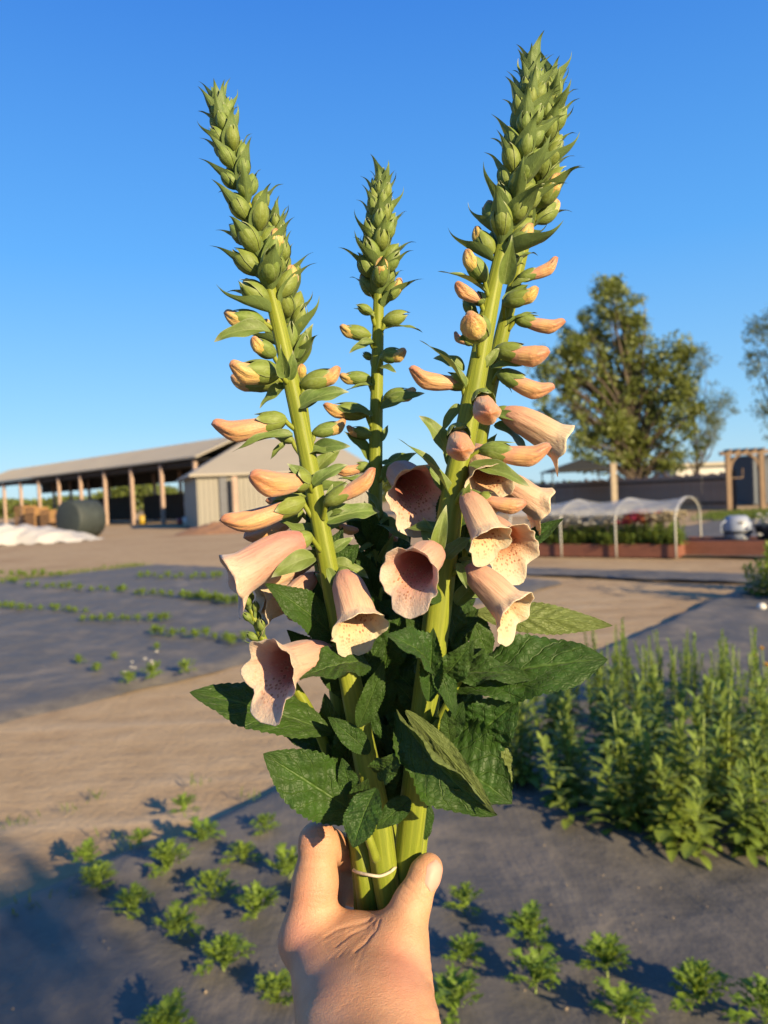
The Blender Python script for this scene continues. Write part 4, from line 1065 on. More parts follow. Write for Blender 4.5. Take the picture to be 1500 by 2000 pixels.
def calyx_mesh(seed, R=.30, close=0.0, hw=.86, tipflare=0.05):
    """five overlapping pointed sepals cupping the base; close=1 shuts them into an egg"""
    r = np.random.default_rng(seed); lb = LB(); ns, nt = 13, 7
    for k in range(5):
        th0 = k * 2 * math.pi / 5 + (0.3 if seed % 2 else 0) + r.uniform(-.12, .12); lay = .022 * (k % 2) + r.uniform(0, .01); Ls = r.uniform(.9, 1.06)
        s = np.linspace(0, 1, ns); t = np.linspace(-1, 1, nt); S, T = np.meshgrid(s, t, indexing='ij')
        ro = np.interp(s, [0, .1, .3, .6, .85, 1.0], [.22, .55, .88, 1.0, 1.02, 1.04 + tipflare])
        rc = np.interp(s, [0, .1, .3, .5, .7, .88, 1.0], [.22, .55, .92, 1.0, .86, .5, .12])
        rr = R * (ro * (1 - close) + rc * close)[:, None] + lay + .012 * (1 - T ** 2)
        hwv = hw * np.interp(s, [0, .2, .5, .75, .9, 1], [.95, 1.0, .92, .66, .34, .02])[:, None]
        th = th0 + T * hwv
        V = np.stack([S * Ls, rr * np.sin(th), rr * np.cos(th)], -1).reshape(-1, 3)
        lb.put(V, grid_faces(nt, ns, flip=True), np.stack([S, T * .5 + .5], -1).reshape(-1, 2))
    return lb.mesh('calyx', [M_CALYX])

BELLS = [bell_mesh(s, R, f, l, b, ru, .80 if f > .6 else .85) for s, R, f, l, b, ru in ((1, .26, .40, .14, -.05, .06), (2, .27, .50, .17, -.07, .08), (3, .25, .46, .15, -.05, .08), (4, .24, .72, .14, -.03, .07))]
CLOSED = [closed_mesh(s, R, 1.0, bk, pf) for s, R, bk, pf in ((1, .165, .08, 1.0), (2, .175, .13, .98), (3, .175, .05, 1.05))]
YOUNG = [closed_mesh(s, R, q, bk, 1.0) for s, R, q, bk in ((11, .22, 0.0, .08), (12, .23, .25, .12), (13, .21, .55, .1))]
CUPS = [calyx_mesh(s, .29, .12, .80) for s in (1, 2, 3)]
EGGS = [calyx_mesh(s, .27, 1.0, .86) for s in (4, 5, 6)]
OPEN_EGGS = [calyx_mesh(s, .28, .55, .84) for s in (7, 8)]
BRACTS = [mk_mesh('bract', V, F, [M_BRACT], uv) for V, F, uv in (leaf_geo(18, 7, w, fo, be, tw, .05, 2, widest=wd, pet=.35, hook=hk, seed=i, rug=.01, acum=.62) for i, (w, fo, be, tw, wd, hk) in
          enumerate(((.38, .75, -.25, .0, .34, -.7), (.40, .65, -.1, .15, .36, -.9), (.36, .8, -.4, -.15, .33, .5), (.40, .6, .25, .1, .36, -.6))))]
LOOSE = [mk_mesh('loose_bract', V, F, [M_BRACT], uv) for V, F, uv in (leaf_geo(18, 9, w, fo, be, tw, wv, 1.6, widest=.38, pet=.22, seed=20 + i, rug=.015) for i, (w, fo, be, tw, wv) in
         enumerate(((.34, .5, .7, .5, .2), (.36, .4, 1.1, -.6, .25), (.32, .6, .4, .9, .15), (.38, .45, .9, .2, .3))))]

class Fox:
    def __init__(s, pts, label, spread=1.0):
        """pts: (px, py, depth offset mm, radius px) from the foot to the tip"""
        k = np.array(pts, float)
        m = 70
        sp_ = spline(k, m)
        s.pts = np.array([P(a, b, D0 + c * MM) for a, b, c, _ in sp_])
        s.rad = np.array([d * (D0 + c * MM) / FPX for _, _, c, d in sp_])
        s.px = sp_
        s.root = thing('foxglove', s.pts[0], label, 'flower stem', 'foxglove stems in the bouquet')
        V, F = tube_geo(s.pts, s.rad, 20, 5, .045, True, 1.2)
        uv = np.zeros((len(V), 2)); uv[:, 0] = .5 + .5 * np.sin((np.arange(len(V)) % 20) / 20 * 6.283); uv[:, 1] = np.repeat(np.linspace(0, 6, m), 20)
        add('stem', mk_mesh('foxglove_stem', V, F, [M_STEM], uv), s.root)
    def at_y(s, py):
        i = int(np.argmin(np.abs(s.px[:, 1] - py))); return i
    def pt(s, px, py, bd):
        i = s.at_y(py); return P(px, py, D0 + (s.px[i, 2] + bd) * MM)
    def pedicel(s, parent, B, drop=14, r=4.2):
        i = s.at_y_near(B); q = s.pts[i]; d = unit(B - q)
        j = max(0, i - 1); st = s.pts[j] + d * s.rad[j] * .8
        sc = D0 / FPX
        mid = (st + B) / 2 + np.array((0, 0, 5 * sc)) + d * 6 * sc
        V, F = tube_geo(spline([st, mid, B + unit(B - mid) * 3 * sc], 9), np.linspace(r * 1.2, r, 9) * sc, 8)
        Mi = np.array(WORLD[parent].inverted()); V = V @ Mi[:3, :3].T + Mi[:3, 3]
        add('pedicel', mk_mesh('pedicel', V, F, [M_STEM], np.zeros((len(V), 2))), parent, WORLD[parent])
    def at_y_near(s, B): return int(np.argmin(np.linalg.norm(s.pts - B, axis=1)))
    def flower(s, bx, by, tx, ty, bd, td, kind='bell', w=1.0, cal=.30, var=None, upv=None):
        """base pixel, mouth/tip pixel, depth offsets in mm from the stem (minus = nearer)"""
        B = s.pt(bx, by, bd); i = s.at_y(by)
        T = P(tx, ty, D0 + (s.px[i, 2] + td) * MM)
        L = np.linalg.norm(T - B); x = unit(T - B)
        upv = np.array((0, 0, 1.0)) if upv is None else np.asarray(upv, float)
        if abs(x[2]) > .93: upv = upv + np.array((0, 1.0, 0)) * (1 if x[2] < 0 else -1)
        if kind == 'bell':
            me = BELLS[rng.randrange(4) if var is None else var]
            o = add('flower', me, s.root, frame(B + x * L * .04, x, upv, L * .96, L * .96 * w, L * .96 * w))
            add('calyx', rng.choice(CUPS), o, frame(B - x * L * .02, x, upv, L * cal, L * .36 * w, L * .36 * w))
        elif kind == 'closed':
            me = CLOSED[rng.randrange(3) if var is None else var]
            o = add('flower', me, s.root, frame(B + x * L * .05, x, upv, L * .95, L * .95 * w, L * .95 * w))
            add('calyx', rng.choice(CUPS), o, frame(B - x * L * .02, x, upv, L * cal * 1.35, L * .50 * w, L * .50 * w))
        elif kind == 'young':
            me = YOUNG[rng.randrange(3) if var is None else var]
            o = add('flower', me, s.root, frame(B + x * L * .05, x, upv, L * .95, L * 1.0 * w, L * 1.0 * w))
            add('calyx', rng.choice(OPEN_EGGS), o, frame(B - x * L * .02, x, upv, L * .82, L * .86 * w, L * .86 * w))
        else:
            o = add('bud', rng.choice(EGGS), s.root, frame(B, x, upv, L, L * w, L * w))
        s.pedicel(o, B)
        return o
    def bract(s, bx, by, tx, ty, bd, td, w=1.0, n=None, var=None, loose=True):
        B = s.pt(bx, by, bd); i = s.at_y(by); T = P(tx, ty, D0 + (s.px[i, 2] + td) * MM)
        L = np.linalg.norm(T - B)
        n = (0.35, -1.0, .9) if n is None else n
        src = LOOSE if loose else BRACTS
        return add('bract', src[rng.randrange(4) if var is None else var], s.root, frame(B, T - B, n, L, L * w, L))
    def leaf(s, bx, by, tx, ty, bd, td, w, n, name='leaf', **kw):
        """big serrated leaf of its own shape"""
        B = s.pt(bx, by, bd); i = s.at_y(by); T = P(tx, ty, D0 + (s.px[i, 2] + td) * MM)
        a = dict(fold=.25, bend=.5, wave=.17, wf=2.5, serr=.04, sn=20, rug=.034, rugn=8, widest=.45, pet=.10, seed=rng.randrange(999)); a.update(kw)
        g = leaf_geo(60, 25, w, **a)
        L = np.linalg.norm(T - B)
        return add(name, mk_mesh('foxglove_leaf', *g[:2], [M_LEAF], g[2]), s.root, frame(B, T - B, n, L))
    def spike(s, py0, n, b0=66, b1=24, e0=46, e1=14, open0=52, open1=14, skip_front=False, seed=0):
        """bracts and buds in a spiral from pixel row py0 to the tip"""
        r = random.Random(seed); i0 = s.at_y(py0); m = len(s.pts)
        for k in range(n):
            f = ((k + .5) / n); g = f ** .92
            fi = i0 + (m - 1.3 - i0) * g; i = int(fi); fr = fi - i
            c = s.pts[i] * (1 - fr) + s.pts[min(m - 1, i + 1)] * fr; ax_ = unit(s.pts[min(m - 1, i + 1)] - s.pts[max(0, i - 1)])
            a = k * 2.39996 + r.uniform(-.25, .25) + seed
            u = unit(np.cross(ax_, (0, 1, 0))); w_ = np.cross(ax_, u)
            out = u * math.cos(a) + w_ * math.sin(a)
            sc = (D0 + s.px[i, 2] * MM) / FPX
            el = math.radians(open0 + (open1 - open0) * f ** .7) * r.uniform(.85, 1.15)
            d = out * math.sin(el) + ax_ * math.cos(el)
            st = c + out * s.rad[i] * .8
            Lb = (b0 + (b1 - b0) * f ** .8) * sc * r.uniform(.9, 1.12)
            sb = c + out * s.rad[i] * .9 - ax_ * 5 * sc * (1 - f)
            add('bract', BRACTS[r.randrange(4)], s.root, frame(sb, d, ax_ * 1.0 - out * .6, Lb, Lb * r.uniform(.9, 1.08), Lb))
            Le = (e0 + (e1 - e0) * f ** .9) * sc * r.uniform(.9, 1.1)
            e2 = el * .76; d2 = out * math.sin(e2) + ax_ * math.cos(e2)
            ob = c + out * s.rad[i] * .8 + ax_ * 7 * sc * (1 - f) + d2 * 5 * sc
            if f < .9:
                if f < .16 and r.random() < .4:
                    o = add('flower', YOUNG[0], s.root, frame(ob, d2, ax_, Le * 1.05)); add('calyx', OPEN_EGGS[k % 2], o, frame(ob, d2, ax_, Le * .9, Le * 1.0, Le * 1.0))
                else:
                    add('bud', EGGS[k % 3], s.root, frame(ob, d2, ax_, Le, Le * 1.05, Le * 1.05))

S1 = Fox([(768, 1800, -4, 25), (752, 1700, -5, 26), (736, 1590, -6, 26), (712, 1470, -6, 24), (688, 1350, -6, 22), (658, 1200, -6, 20), (632, 1060, -6, 18.5), (604, 910, -5, 17.5), (572, 760, -4, 16.5), (543, 630, -3, 14.5), (518, 530, -2, 12),
          (488, 420, 0, 9), (456, 310, 2, 7), (438, 250, 3, 5.5), (429, 205, 4, 3)], 'tall foxglove with pink bells and a long yellow green stem above the index finger')
S2 = Fox([(722, 1800, 4, 20), (712, 1700, 2, 21), (690, 1570, 12, 19), (664, 1400, 22, 16), (640, 1200, 34, 14), (612, 1000, 40, 13), (590, 800, 40, 12), (568, 660, 38, 11), (552, 560, 36, 9), (541, 490, 34, 7), (537, 435, 33, 3)],
         'shorter foxglove tucked behind the tallest pink one, its green tip just showing')
S3 = Fox([(775, 1800, 14, 19), (768, 1700, 20, 19), (752, 1560, 36, 17), (742, 1350, 52, 16), (733, 1100, 58, 14.5), (733, 900, 58, 13.5), (736, 740, 56, 12), (739, 600, 54, 10.5), (741, 500, 52, 8), (744, 425, 51, 5.5), (745, 366, 50, 3)],
         'slim straight foxglove at the back with mostly green buds and one cream bell')
S4 = Fox([(782, 1800, 2, 26), (795, 1690, 0, 27), (806, 1590, -2, 27), (828, 1400, -4, 27), (848, 1250, -5, 27), (866, 1100, -6, 26), (884, 970, -6, 24), (908, 850, -6, 22), (933, 720, -5, 20), (956, 600, -4, 17), (978, 500, -2, 14), (1003, 390, 0, 11),
          (1022, 280, 2, 8.5), (1034, 205, 4, 6.5), (1037, 148, 5, 3)], 'thickest tall foxglove with apricot buds and cream bells on the thumb side')
S5 = Fox([(800, 1800, 16, 19), (812, 1690, 20, 19), (835, 1500, 28, 18), (880, 1250, 36, 17), (910, 1000, 38, 16), (938, 850, 36, 15.5), (960, 740, 34, 15), (988, 620, 32, 14), (1020, 490, 30, 12), (1046, 380, 28, 9.5), (1062, 280, 26, 8), (1071, 220, 25, 6), (1074, 172, 24, 3)],
         'foxglove leaning close behind the thickest one, its buds pointing outward to the trees')
S6 = Fox([(705, 1800, 12, 13), (700, 1700, 12, 13), (672, 1560, 10, 12), (610, 1400, 6, 10), (560, 1320, 2, 9), (520, 1260, -2, 8), (492, 1195, -3, 6), (484, 1160, -3, 3)],
         'short side shoot with a small bright green unopened tip above the cream bell')

S1.spike(610, 42, 118, 68, 66, 35, 62, 24, seed=1)
S2.spike(720, 30, 104, 60, 58, 31, 60, 22, seed=2)
S3.spike(600, 34, 100, 60, 56, 31, 58, 22, seed=3)
S4.spike(530, 50, 124, 74, 68, 36, 60, 23, seed=4)
S5.spike(470, 42, 118, 70, 66, 36, 60, 23, seed=5)
S6.spike(1262, 12, 40, 22, 30, 16, 45, 14, seed=6)

# left stems: buds
S1.flower(514, 628, 436, 617, -2, -8, 'young', 1.0); S1.bract(527, 648, 418, 668, -4, -10, .8)
S1.flower(536, 694, 490, 664, -4, -16, 'young', 1.1, var=0)
S1.flower(545, 728, 448, 724, -8, -24, 'young', .95, var=1)
S2.flower(545, 742, 450, 746, -10, 0, 'young', .85, var=2); S1.bract(560, 752, 507, 798, 4, 0, .9)
S1.flower(556, 818, 416, 846, -4, -10, 'closed', 1.0, var=1); S1.bract(572, 850, 452, 884, -6, -12, .7, var=0)
S2.flower(566, 690, 568, 630, -8, -14, 'egg', .95); S2.bract(578, 712, 612, 632, -4, -2, 1.1, loose=False); S2.bract(580, 700, 600, 640, -12, -14, 1.1)
S1.bract(556, 738, 548, 672, -18, -28, 1.1, (0, -1, -.2), loose=False); S1.bract(566, 742, 572, 684, -16, -22, 1.3, (0, -1, -.2))
S2.flower(586, 752, 590, 712, -14, -24, 'young', .9, var=0)
S1.flower(590, 752, 668, 726, -2, -4, 'young', .95, var=2); S1.bract(584, 796, 682, 766, -4, -4, 1.0, var=3); S1.bract(585, 800, 630, 772, 6, 10, 1.1)
S2.flower(612, 846, 678, 828, 4, 6, 'young', .85, var=1); S1.bract(602, 884, 656, 886, -2, -2, 1.2, var=1)
S2.flower(572, 862, 528, 838, -4, 0, 'young', .9, var=2); S1.bract(556, 866, 528, 898, 8, 6, 1.0)
S1.flower(600, 938, 488, 938, -10, -40, 'closed', 1.15, var=2, cal=.24); S1.bract(606, 940, 560, 905, -14, -20, 1.2, (0, -1, .2)); S1.bract(612, 948, 680, 908, -8, -6, .9, var=3)
S1.flower(636, 982, 738, 922, -12, -16, 'closed', .95, var=0, cal=.36); S1.bract(632, 1000, 650, 945, 2, 4, .9)
S1.flower(592, 978, 432, 1028, -4, -14, 'closed', .92, var=0, cal=.30); S1.bract(606, 990, 520, 990, 4, -6, .9)
S2.flower(588, 998, 478, 1056, -6, -10, 'closed', 1.0, var=2)
S1.flower(606, 1046, 448, 1128, -10, -24, 'bell', 1.0, var=0, cal=.28); S1.bract(614, 1088, 530, 1128, -16, -26, 1.1, (-.2, -1, .5), var=1); S1.bract(618, 1060, 540, 1018, 4, 6, .8)
S2.flower(618, 1090, 500, 1138, -14, -26, 'bell', .95, var=2); S2.flower(635, 1150, 505, 1178, -18, -34, 'bell', .95, var=1); S2.flower(625, 1120, 560, 1170, -22, -40, 'bell', 1.0, var=0); S2.flower(600, 960, 520, 985, -8, -14, 'closed', 1.0, var=0)
S1.flower(668, 1112, 706, 1226, -10, -34, 'bell', 1.08, var=1, cal=.26); S1.bract(640, 1110, 662, 1170, -12, -16, .9); S1.bract(648, 1100, 720, 1130, 6, 10, .9)
S1.flower(652, 1272, 524, 1310, -6, -44, 'bell', 1.05, var=3, cal=.22); S1.bract(668, 1268, 640, 1218, -6, 0, 1.0)
S2.flower(650, 1020, 700, 1040, 6, 4, 'closed', 1.1, var=2); S2.bract(640, 1030, 700, 1000, -6, -4, 1.2); S1.bract(634, 1020, 742, 1000, -2, 16, .9, var=3)
S1.bract(645, 1080, 690, 1050, 4, 10, 1.1); S2.bract(650, 1120, 700, 1070, 8, 14, 1.1); S1.bract(655, 1170, 615, 1120, 2, 8, 1.0)
# middle stem
S3.flower(728, 612, 696, 596, -4, -8, 'egg', 1.0); S3.bract(732, 620, 690, 602, -6, -10, .9)
S3.flower(748, 628, 800, 613, -2, -4, 'egg', 1.0); S3.bract(748, 645, 826, 650, -2, -4, .7)
S3.flower(722, 655, 662, 642, -2, -6, 'young', .95, var=0); S3.bract(730, 668, 682, 690, -4, -8, .8)
S3.flower(745, 696, 794, 690, -10, -18, 'young', 1.15, var=0); S3.bract(742, 718, 774, 728, -12, -22, 1.1); S3.flower(728, 700, 708, 690, 4, 8, 'egg', 1.0)
S3.flower(722, 738, 662, 738, -2, -4, 'young', .9); S3.bract(728, 752, 672, 764, -4, -8, .8)
S3.flower(752, 776, 814, 766, -4, -8, 'young', .95, var=0); S3.bract(745, 800, 830, 768, -6, -12, .8, var=0)
S3.flower(718, 806, 630, 798, -4, -10, 'young', .8, var=2); S3.bract(728, 812, 668, 806, -10, -14, 1.0)
S3.flower(726, 850, 675, 838, -2, -2, 'young', .95, var=2); S3.bract(744, 862, 758, 830, -2, 0, 1.0)
S3.flower(722, 910, 650, 920, -2, -2, 'closed', 1.0); S3.flower(756, 905, 800, 890, 2, 2, 'egg', 1.0); S3.bract(720, 950, 660, 935, -4, -8, .9)
S3.flower(768, 915, 820, 962, -14, -56, 'bell', 1.1, var=3, cal=.22); S3.bract(750, 940, 815, 884, -8, -20, .8); S3.bract(745, 905, 790, 925, -4, 4, .9)
S3.bract(742, 1010, 710, 955, -8, -16, 1.0); S3.bract(740, 1020, 800, 1060, -8, -20, 1.1, var=3); S3.bract(730, 1060, 690, 1090, -6, -10, 1.0); S3.bract(742, 1100, 770, 1040, -6, -10, 1.0)
S3.flower(725, 1080, 690, 1130, -4, -10, 'closed', 1.0); S3.flower(745, 1000, 772, 1060, 0, -6, 'closed', .9)
# right stems
S4.flower(948, 548, 906, 490, -8, -16, 'young', 1.0, var=0); S4.bract(950, 574, 854, 530, -6, -14, .55, var=0); S4.bract(985, 555, 1000, 458, -20, -30, .9, (0, -1, 0), loose=False)
S4.flower(944, 588, 888, 556, -4, -14, 'closed', 1.25, var=2, cal=.2); S4.flower(930, 612, 902, 588, 8, 10, 'egg', 1.1)
S4.flower(936, 652, 918, 624, -16, -40, 'young', 1.25, var=0); S4.bract(930, 672, 892, 664, -14, -26, 1.2)
S5.flower(922, 672, 884, 654, -10, -6, 'closed', 1.1)
S5.flower(1014, 545, 1094, 512, -6, -8, 'closed', .95, var=1, cal=.34); S5.bract(1000, 560, 1036, 545, -8, -10, 1.0)
S5.flower(984, 592, 1054, 568, -14, -22, 'young', .95, var=0); S5.bract(985, 600, 1035, 555, -8, -6, 1.1)
S5.flower(1006, 622, 1103, 640, -4, -6, 'closed', .95, var=1, cal=.34); S5.bract(985, 638, 1050, 612, -4, -4, .7)
S5.flower(968, 684, 1074, 694, -16, -26, 'closed', 1.2, var=2, cal=.42); S5.bract(960, 720, 1020, 715, -12, -20, .9); S4.bract(950, 715, 975, 680, -4, 0, 1.0)
S5.flower(974, 728, 1078, 772, -10, -14, 'closed', 1.05, var=1, cal=.38); S5.bract(965, 740, 1000, 768, -4, -4, 1.0)
S4.flower(912, 748, 797, 734, -2, -12, 'closed', .95, var=1, cal=.26); S4.bract(908, 756, 818, 664, -8, -16, .55, var=0); S4.bract(906, 724, 846, 700, 2, 4, 1.2)
S4.flower(940, 772, 957, 815, -16, -46, 'closed', 1.25, var=2, cal=.3); S4.bract(930, 780, 955, 765, -20, -30, 1.4); S4.bract(898, 790, 862, 845, 0, 2, 1.0)
S4.flower(893, 838, 902, 888, -16, -46, 'closed', 1.25, var=2, cal=.3); S4.bract(890, 855, 905, 832, -22, -34, 1.3); S4.bract(872, 890, 818, 812, -6, -14, 1.0, var=1)
S5.flower(972, 800, 1106, 866, -10, -16, 'bell', .95, var=0, cal=.30); S5.bract(960, 810, 1038, 828, -14, -18, .7); S5.bract(965, 830, 1030, 895, -4, 0, 1.2)
S4.flower(940, 878, 1076, 890, -4, -10, 'closed', 1.0, var=1, cal=.36); S4.bract(916, 910, 1036, 952, -12, -22, .75, var=0)
S4.bract(880, 972, 776, 856, -4, -18, .55, var=0)
S5.flower(925, 872, 958, 942, -24, -56, 'bell', 1.05, var=2)
S5.flower(952, 925, 1062, 985, -10, -4, 'bell', .95, var=1, cal=.2)
S4.flower(935, 972, 1028, 990, -10, -14, 'closed', 1.1, var=2, cal=.2)
S4.flower(906, 958, 962, 1056, -14, -36, 'bell', 1.02, var=0, cal=.22); S4.bract(905, 972, 918, 940, -20, -26, 1.2); S4.bract(900, 965, 955, 970, -6, -8, 1.0)
S5.flower(945, 1015, 1002, 1070, -20, -54, 'bell', 1.12, var=3, cal=.2)
S4.flower(904, 1102, 1012, 1196, -8, -30, 'bell', 1.02, var=2, cal=.22); S4.bract(892, 1100, 912, 1150, -16, -22, 1.0); S4.bract(895, 1095, 945, 1105, -2, 2, 1.0)
S4.flower(856, 1075, 796, 1116, -14, -48, 'bell', 1.15, var=1, cal=.2); S4.bract(856, 1085, 835, 1050, -10, -14, 1.1)
S4.bract(852, 1092, 872, 986, -22, -24, .8, (-.3, -1, 0)); S4.bract(870, 1090, 920, 1050, -16, -10, 1.2)
S5.bract(985, 1095, 1036, 1060, -8, -10, 1.0); S4.bract(890, 1180, 940, 1130, 4, 10, 1.1)
S5.bract(960, 940, 930, 990, -16, -20, 1.1); S5.bract(900, 1060, 930, 1090, -4, -6, 1.3)

# big leaves
FACE = (0.25, -1.0, 0.55)
S2.leaf(648, 1432, 370, 1352, -22, -34, .40, (0.1, -.75, 1.0), bend=.35, wave=.08, fold=.15, widest=.52)
S1.leaf(716, 1292, 584, 1326, -18, -40, .62, (0.1, -.8, .9), bend=.7, fold=.3, widest=.38, twist=.3)
S2.leaf(712, 1600, 514, 1472, -18, -36, .50, (0.0, -1, .6), bend=.4, widest=.55, fold=.3)
S1.leaf(735, 1540, 690, 1656, -22, -40, .62, (-.3, -1, .35), bend=.9, widest=.55, fold=.35)
S2.leaf(700, 1560, 600, 1592, -14, -24, .42, (.1, -.9, .6), bend=.7)
S2.leaf(665, 1480, 558, 1438, 4, 0, .45, (0, -.7, .9), bend=.4)
S4.leaf(862, 1345, 1187, 1288, -8, -24, .44, (.1, -.85, .85), bend=.45, wave=.16, widest=.58, fold=.12, rug=.03)
S5.leaf(930, 1196, 1197, 1222, -8, -6, .24, (.0, .95, -.35), bend=-.25, rug=.06, wave=.1, fold=.3)
S5.leaf(960, 1100, 1101, 1012, -10, -12, .30, (-.3, -.9, .6), bend=-.3, rug=.04, fold=.5)
S4.leaf(858, 1330, 1040, 1330, -14, -30, .36, (.1, -.4, 1.0), bend=.9, wave=.3, fold=.2, twist=.5)
S4.leaf(880, 1480, 1012, 1368, -12, -26, .62, (.2, -1, .5), bend=-.35, wave=.12, fold=.35, widest=.55)
S4.leaf(776, 1388, 972, 1592, -22, -56, .46, (-.9, -.62, .2), bend=.7, fold=.55, widest=.55, rug=.03, curl=.35)
S5.leaf(850, 1500, 998, 1440, 2, -30, .62, (.8, -.9, .1), bend=-.6, fold=.5, rug=.04, twist=.7)
S4.leaf(800, 1450, 1000, 1570, -6, -36, .80, (.15, -.8, .75), bend=.6, widest=.5, fold=.4, rug=.03, curl=.3)
S4.leaf(792, 1388, 968, 1592, -30, -66, .17, (.25, .95, -.1), bend=.5, fold=.3, rug=.04)
S5.leaf(985, 1560, 970, 1424, -22, -30, .36, (-.3, .9, -.1), bend=-.3, rug=.05, fold=.3, wave=.2)
S5.leaf(808, 1520, 1002, 1540, 0, -18, .62, (.3, -.6, .8), bend=.5, widest=.55, fold=.3)
S4.leaf(838, 1370, 846, 1226, -28, -34, .42, (0, -1, -.15), bend=-.2, fold=.7, serr=.05, curl=.2)
S4.leaf(836, 1300, 752, 1240, -24, -50, .55, (0, -.9, .6), bend=1.2, fold=.5, twist=.4)
S4.leaf(842, 1280, 890, 1400, -22, -30, .35, (.4, -1, .2), bend=.6, wave=.25)
S4.leaf(858, 1330, 925, 1250, -20, -34, .5, (.3, -1, .4), bend=.9, fold=.4, wave=.2)
S1.leaf(722, 1470, 640, 1400, -8, -12, .4, (0, -1, .5), bend=.6)
S1.leaf(735, 1510, 790, 1470, -18, -36, .5, (.2, -1, .4), bend=1.1, fold=.5, wave=.3)
S1.leaf(700, 1420, 750, 1290, -14, -16, .34, (.3, -1, .1), bend=.4)
S3.leaf(744, 1400, 760, 1230, -30, -30, .34, (0, -1, .2), bend=.3)
S3.leaf(745, 1320, 790, 1180, -34, -44, .45, (0, -1, .3), bend=.5, wave=.2)
S3.leaf(740, 1500, 700, 1350, -20, -10, .36, (-.2, -1, .2), bend=.4)
S4.leaf(800, 1560, 735, 1620, -22, -34, .5, (-.2, -1, .4), bend=.8)
S5.leaf(830, 1560, 826, 1650, -6, -8, .4, (.3, -1, .3), bend=.5)
S1.leaf(660, 1250, 518, 1140, 2, -16, .42, (.1, -.9, .7), bend=.5, rug=.015)
S2.leaf(645, 1320, 560, 1230, -8, -14, .4, (0, -.9, .7), bend=.4)
S4.leaf(870, 1160, 900, 1290, 6, 10, .4, (.5, -1, .2), bend=.4); S4.leaf(862, 1170, 780, 1150, -8, -16, .5, (0, -1, .6), bend=.7, wave=.2)
S3.leaf(736, 1200, 680, 1140, -20, -24, .5, (0, -1, .5), bend=.5); S3.leaf(738, 1180, 830, 1210, -20, -24, .4, (0, -1, .5), bend=.5)
S5.leaf(905, 1180, 960, 1300, -4, 0, .4, (.3, -1, .3), bend=.5)
S4.leaf(870, 1440, 905, 1370, -20, -30, .5, (0, -1, .3), bend=.4, rug=.01); S4.leaf(880, 1450, 870, 1385, -24, -30, .45, (0, -1, .1), bend=-.3)
S2.leaf(690, 1560, 668, 1480, -24, -30, .45, (0, -1, .3), bend=.4); S2.leaf(690, 1580, 720, 1520, -26, -40, .45, (0, -1, .3), bend=.4)
S3.leaf(748, 1480, 820, 1380, -24, -20, .5, (0, -1, .3), bend=.6); S5.leaf(842, 1440, 800, 1320, -10, -6, .4, (0, -1, .2), bend=.4)
# leaves crowding the inside of the bunch
fr_ = random.Random(5)
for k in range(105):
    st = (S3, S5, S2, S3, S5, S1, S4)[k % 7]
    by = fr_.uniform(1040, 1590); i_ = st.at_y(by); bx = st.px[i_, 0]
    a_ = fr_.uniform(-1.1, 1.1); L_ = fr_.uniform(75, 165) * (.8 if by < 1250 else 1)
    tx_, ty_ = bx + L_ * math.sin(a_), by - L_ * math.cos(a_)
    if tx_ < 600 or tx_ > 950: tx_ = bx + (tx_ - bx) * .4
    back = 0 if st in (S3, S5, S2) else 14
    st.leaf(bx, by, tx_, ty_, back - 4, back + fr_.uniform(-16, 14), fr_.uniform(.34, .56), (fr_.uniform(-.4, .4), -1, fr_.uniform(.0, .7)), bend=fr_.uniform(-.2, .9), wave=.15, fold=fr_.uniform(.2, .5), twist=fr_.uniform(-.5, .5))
for k in range(34):
    st = (S3, S1, S4, S5, S2)[k % 5]
    by = fr_.uniform(880, 1180); i_ = st.at_y(by); bx = st.px[i_, 0]; sgn = fr_.choice((-1, 1)); L_ = fr_.uniform(50, 95); a_ = fr_.uniform(.3, 1.7)
    st.bract(bx + sgn * 8, by, bx + sgn * L_ * math.sin(a_), by - L_ * math.cos(a_), 4, fr_.uniform(-6, 16), fr_.uniform(.9, 1.3), (fr_.uniform(-.4, .4), -1, .6))
# leaf stalk rising beside the thick stem
V, F = tube_geo(spline([P(838, 1440, D0 - .012), P(868, 1390, D0 - .014), P(905, 1310, D0 - .018)], 12), np.linspace(11, 7, 12) * D0 / FPX, 10)
add('leaf_stalk', mk_mesh('leaf_stalk', V, F, [M_STEM], np.zeros((len(V), 2))), S4.root)
V, F = tube_geo(spline([P(735, 1680, D0 - .018), P(718, 1630, D0 - .02), P(706, 1590, D0 - .014)], 12), np.linspace(9, 7, 12) * D0 / FPX, 10)
add('leaf_stalk', mk_mesh('leaf_stalk', V, F, [M_STEM], np.zeros((len(V), 2))), S1.root)

# rubber band round the stems
hull = [(690, 1700, -2), (700, 1704, -8), (722, 1709, -13.5), (742, 1711, -14), (760, 1704, -13), (770, 1696, -11), (775, 1690, 4), (760, 1686, 14), (730, 1690, 15), (700, 1694, 10)]
hp = np.array([P(a, b, D0 + c * MM) for a, b, c in hull])
ring = spline(np.vstack([hp, hp[:1]]), 60)
V, F = tube_geo(ring, 3.0 * D0 / FPX, 8, caps=False)
tag(add('rubber_band', mk_mesh('rubber_band', V, F, [mat_plain('pale_rubber', (.72, .62, .45), .5, .05, 40)])), 'thin pale rubber band holding the foxglove stems together', 'band')
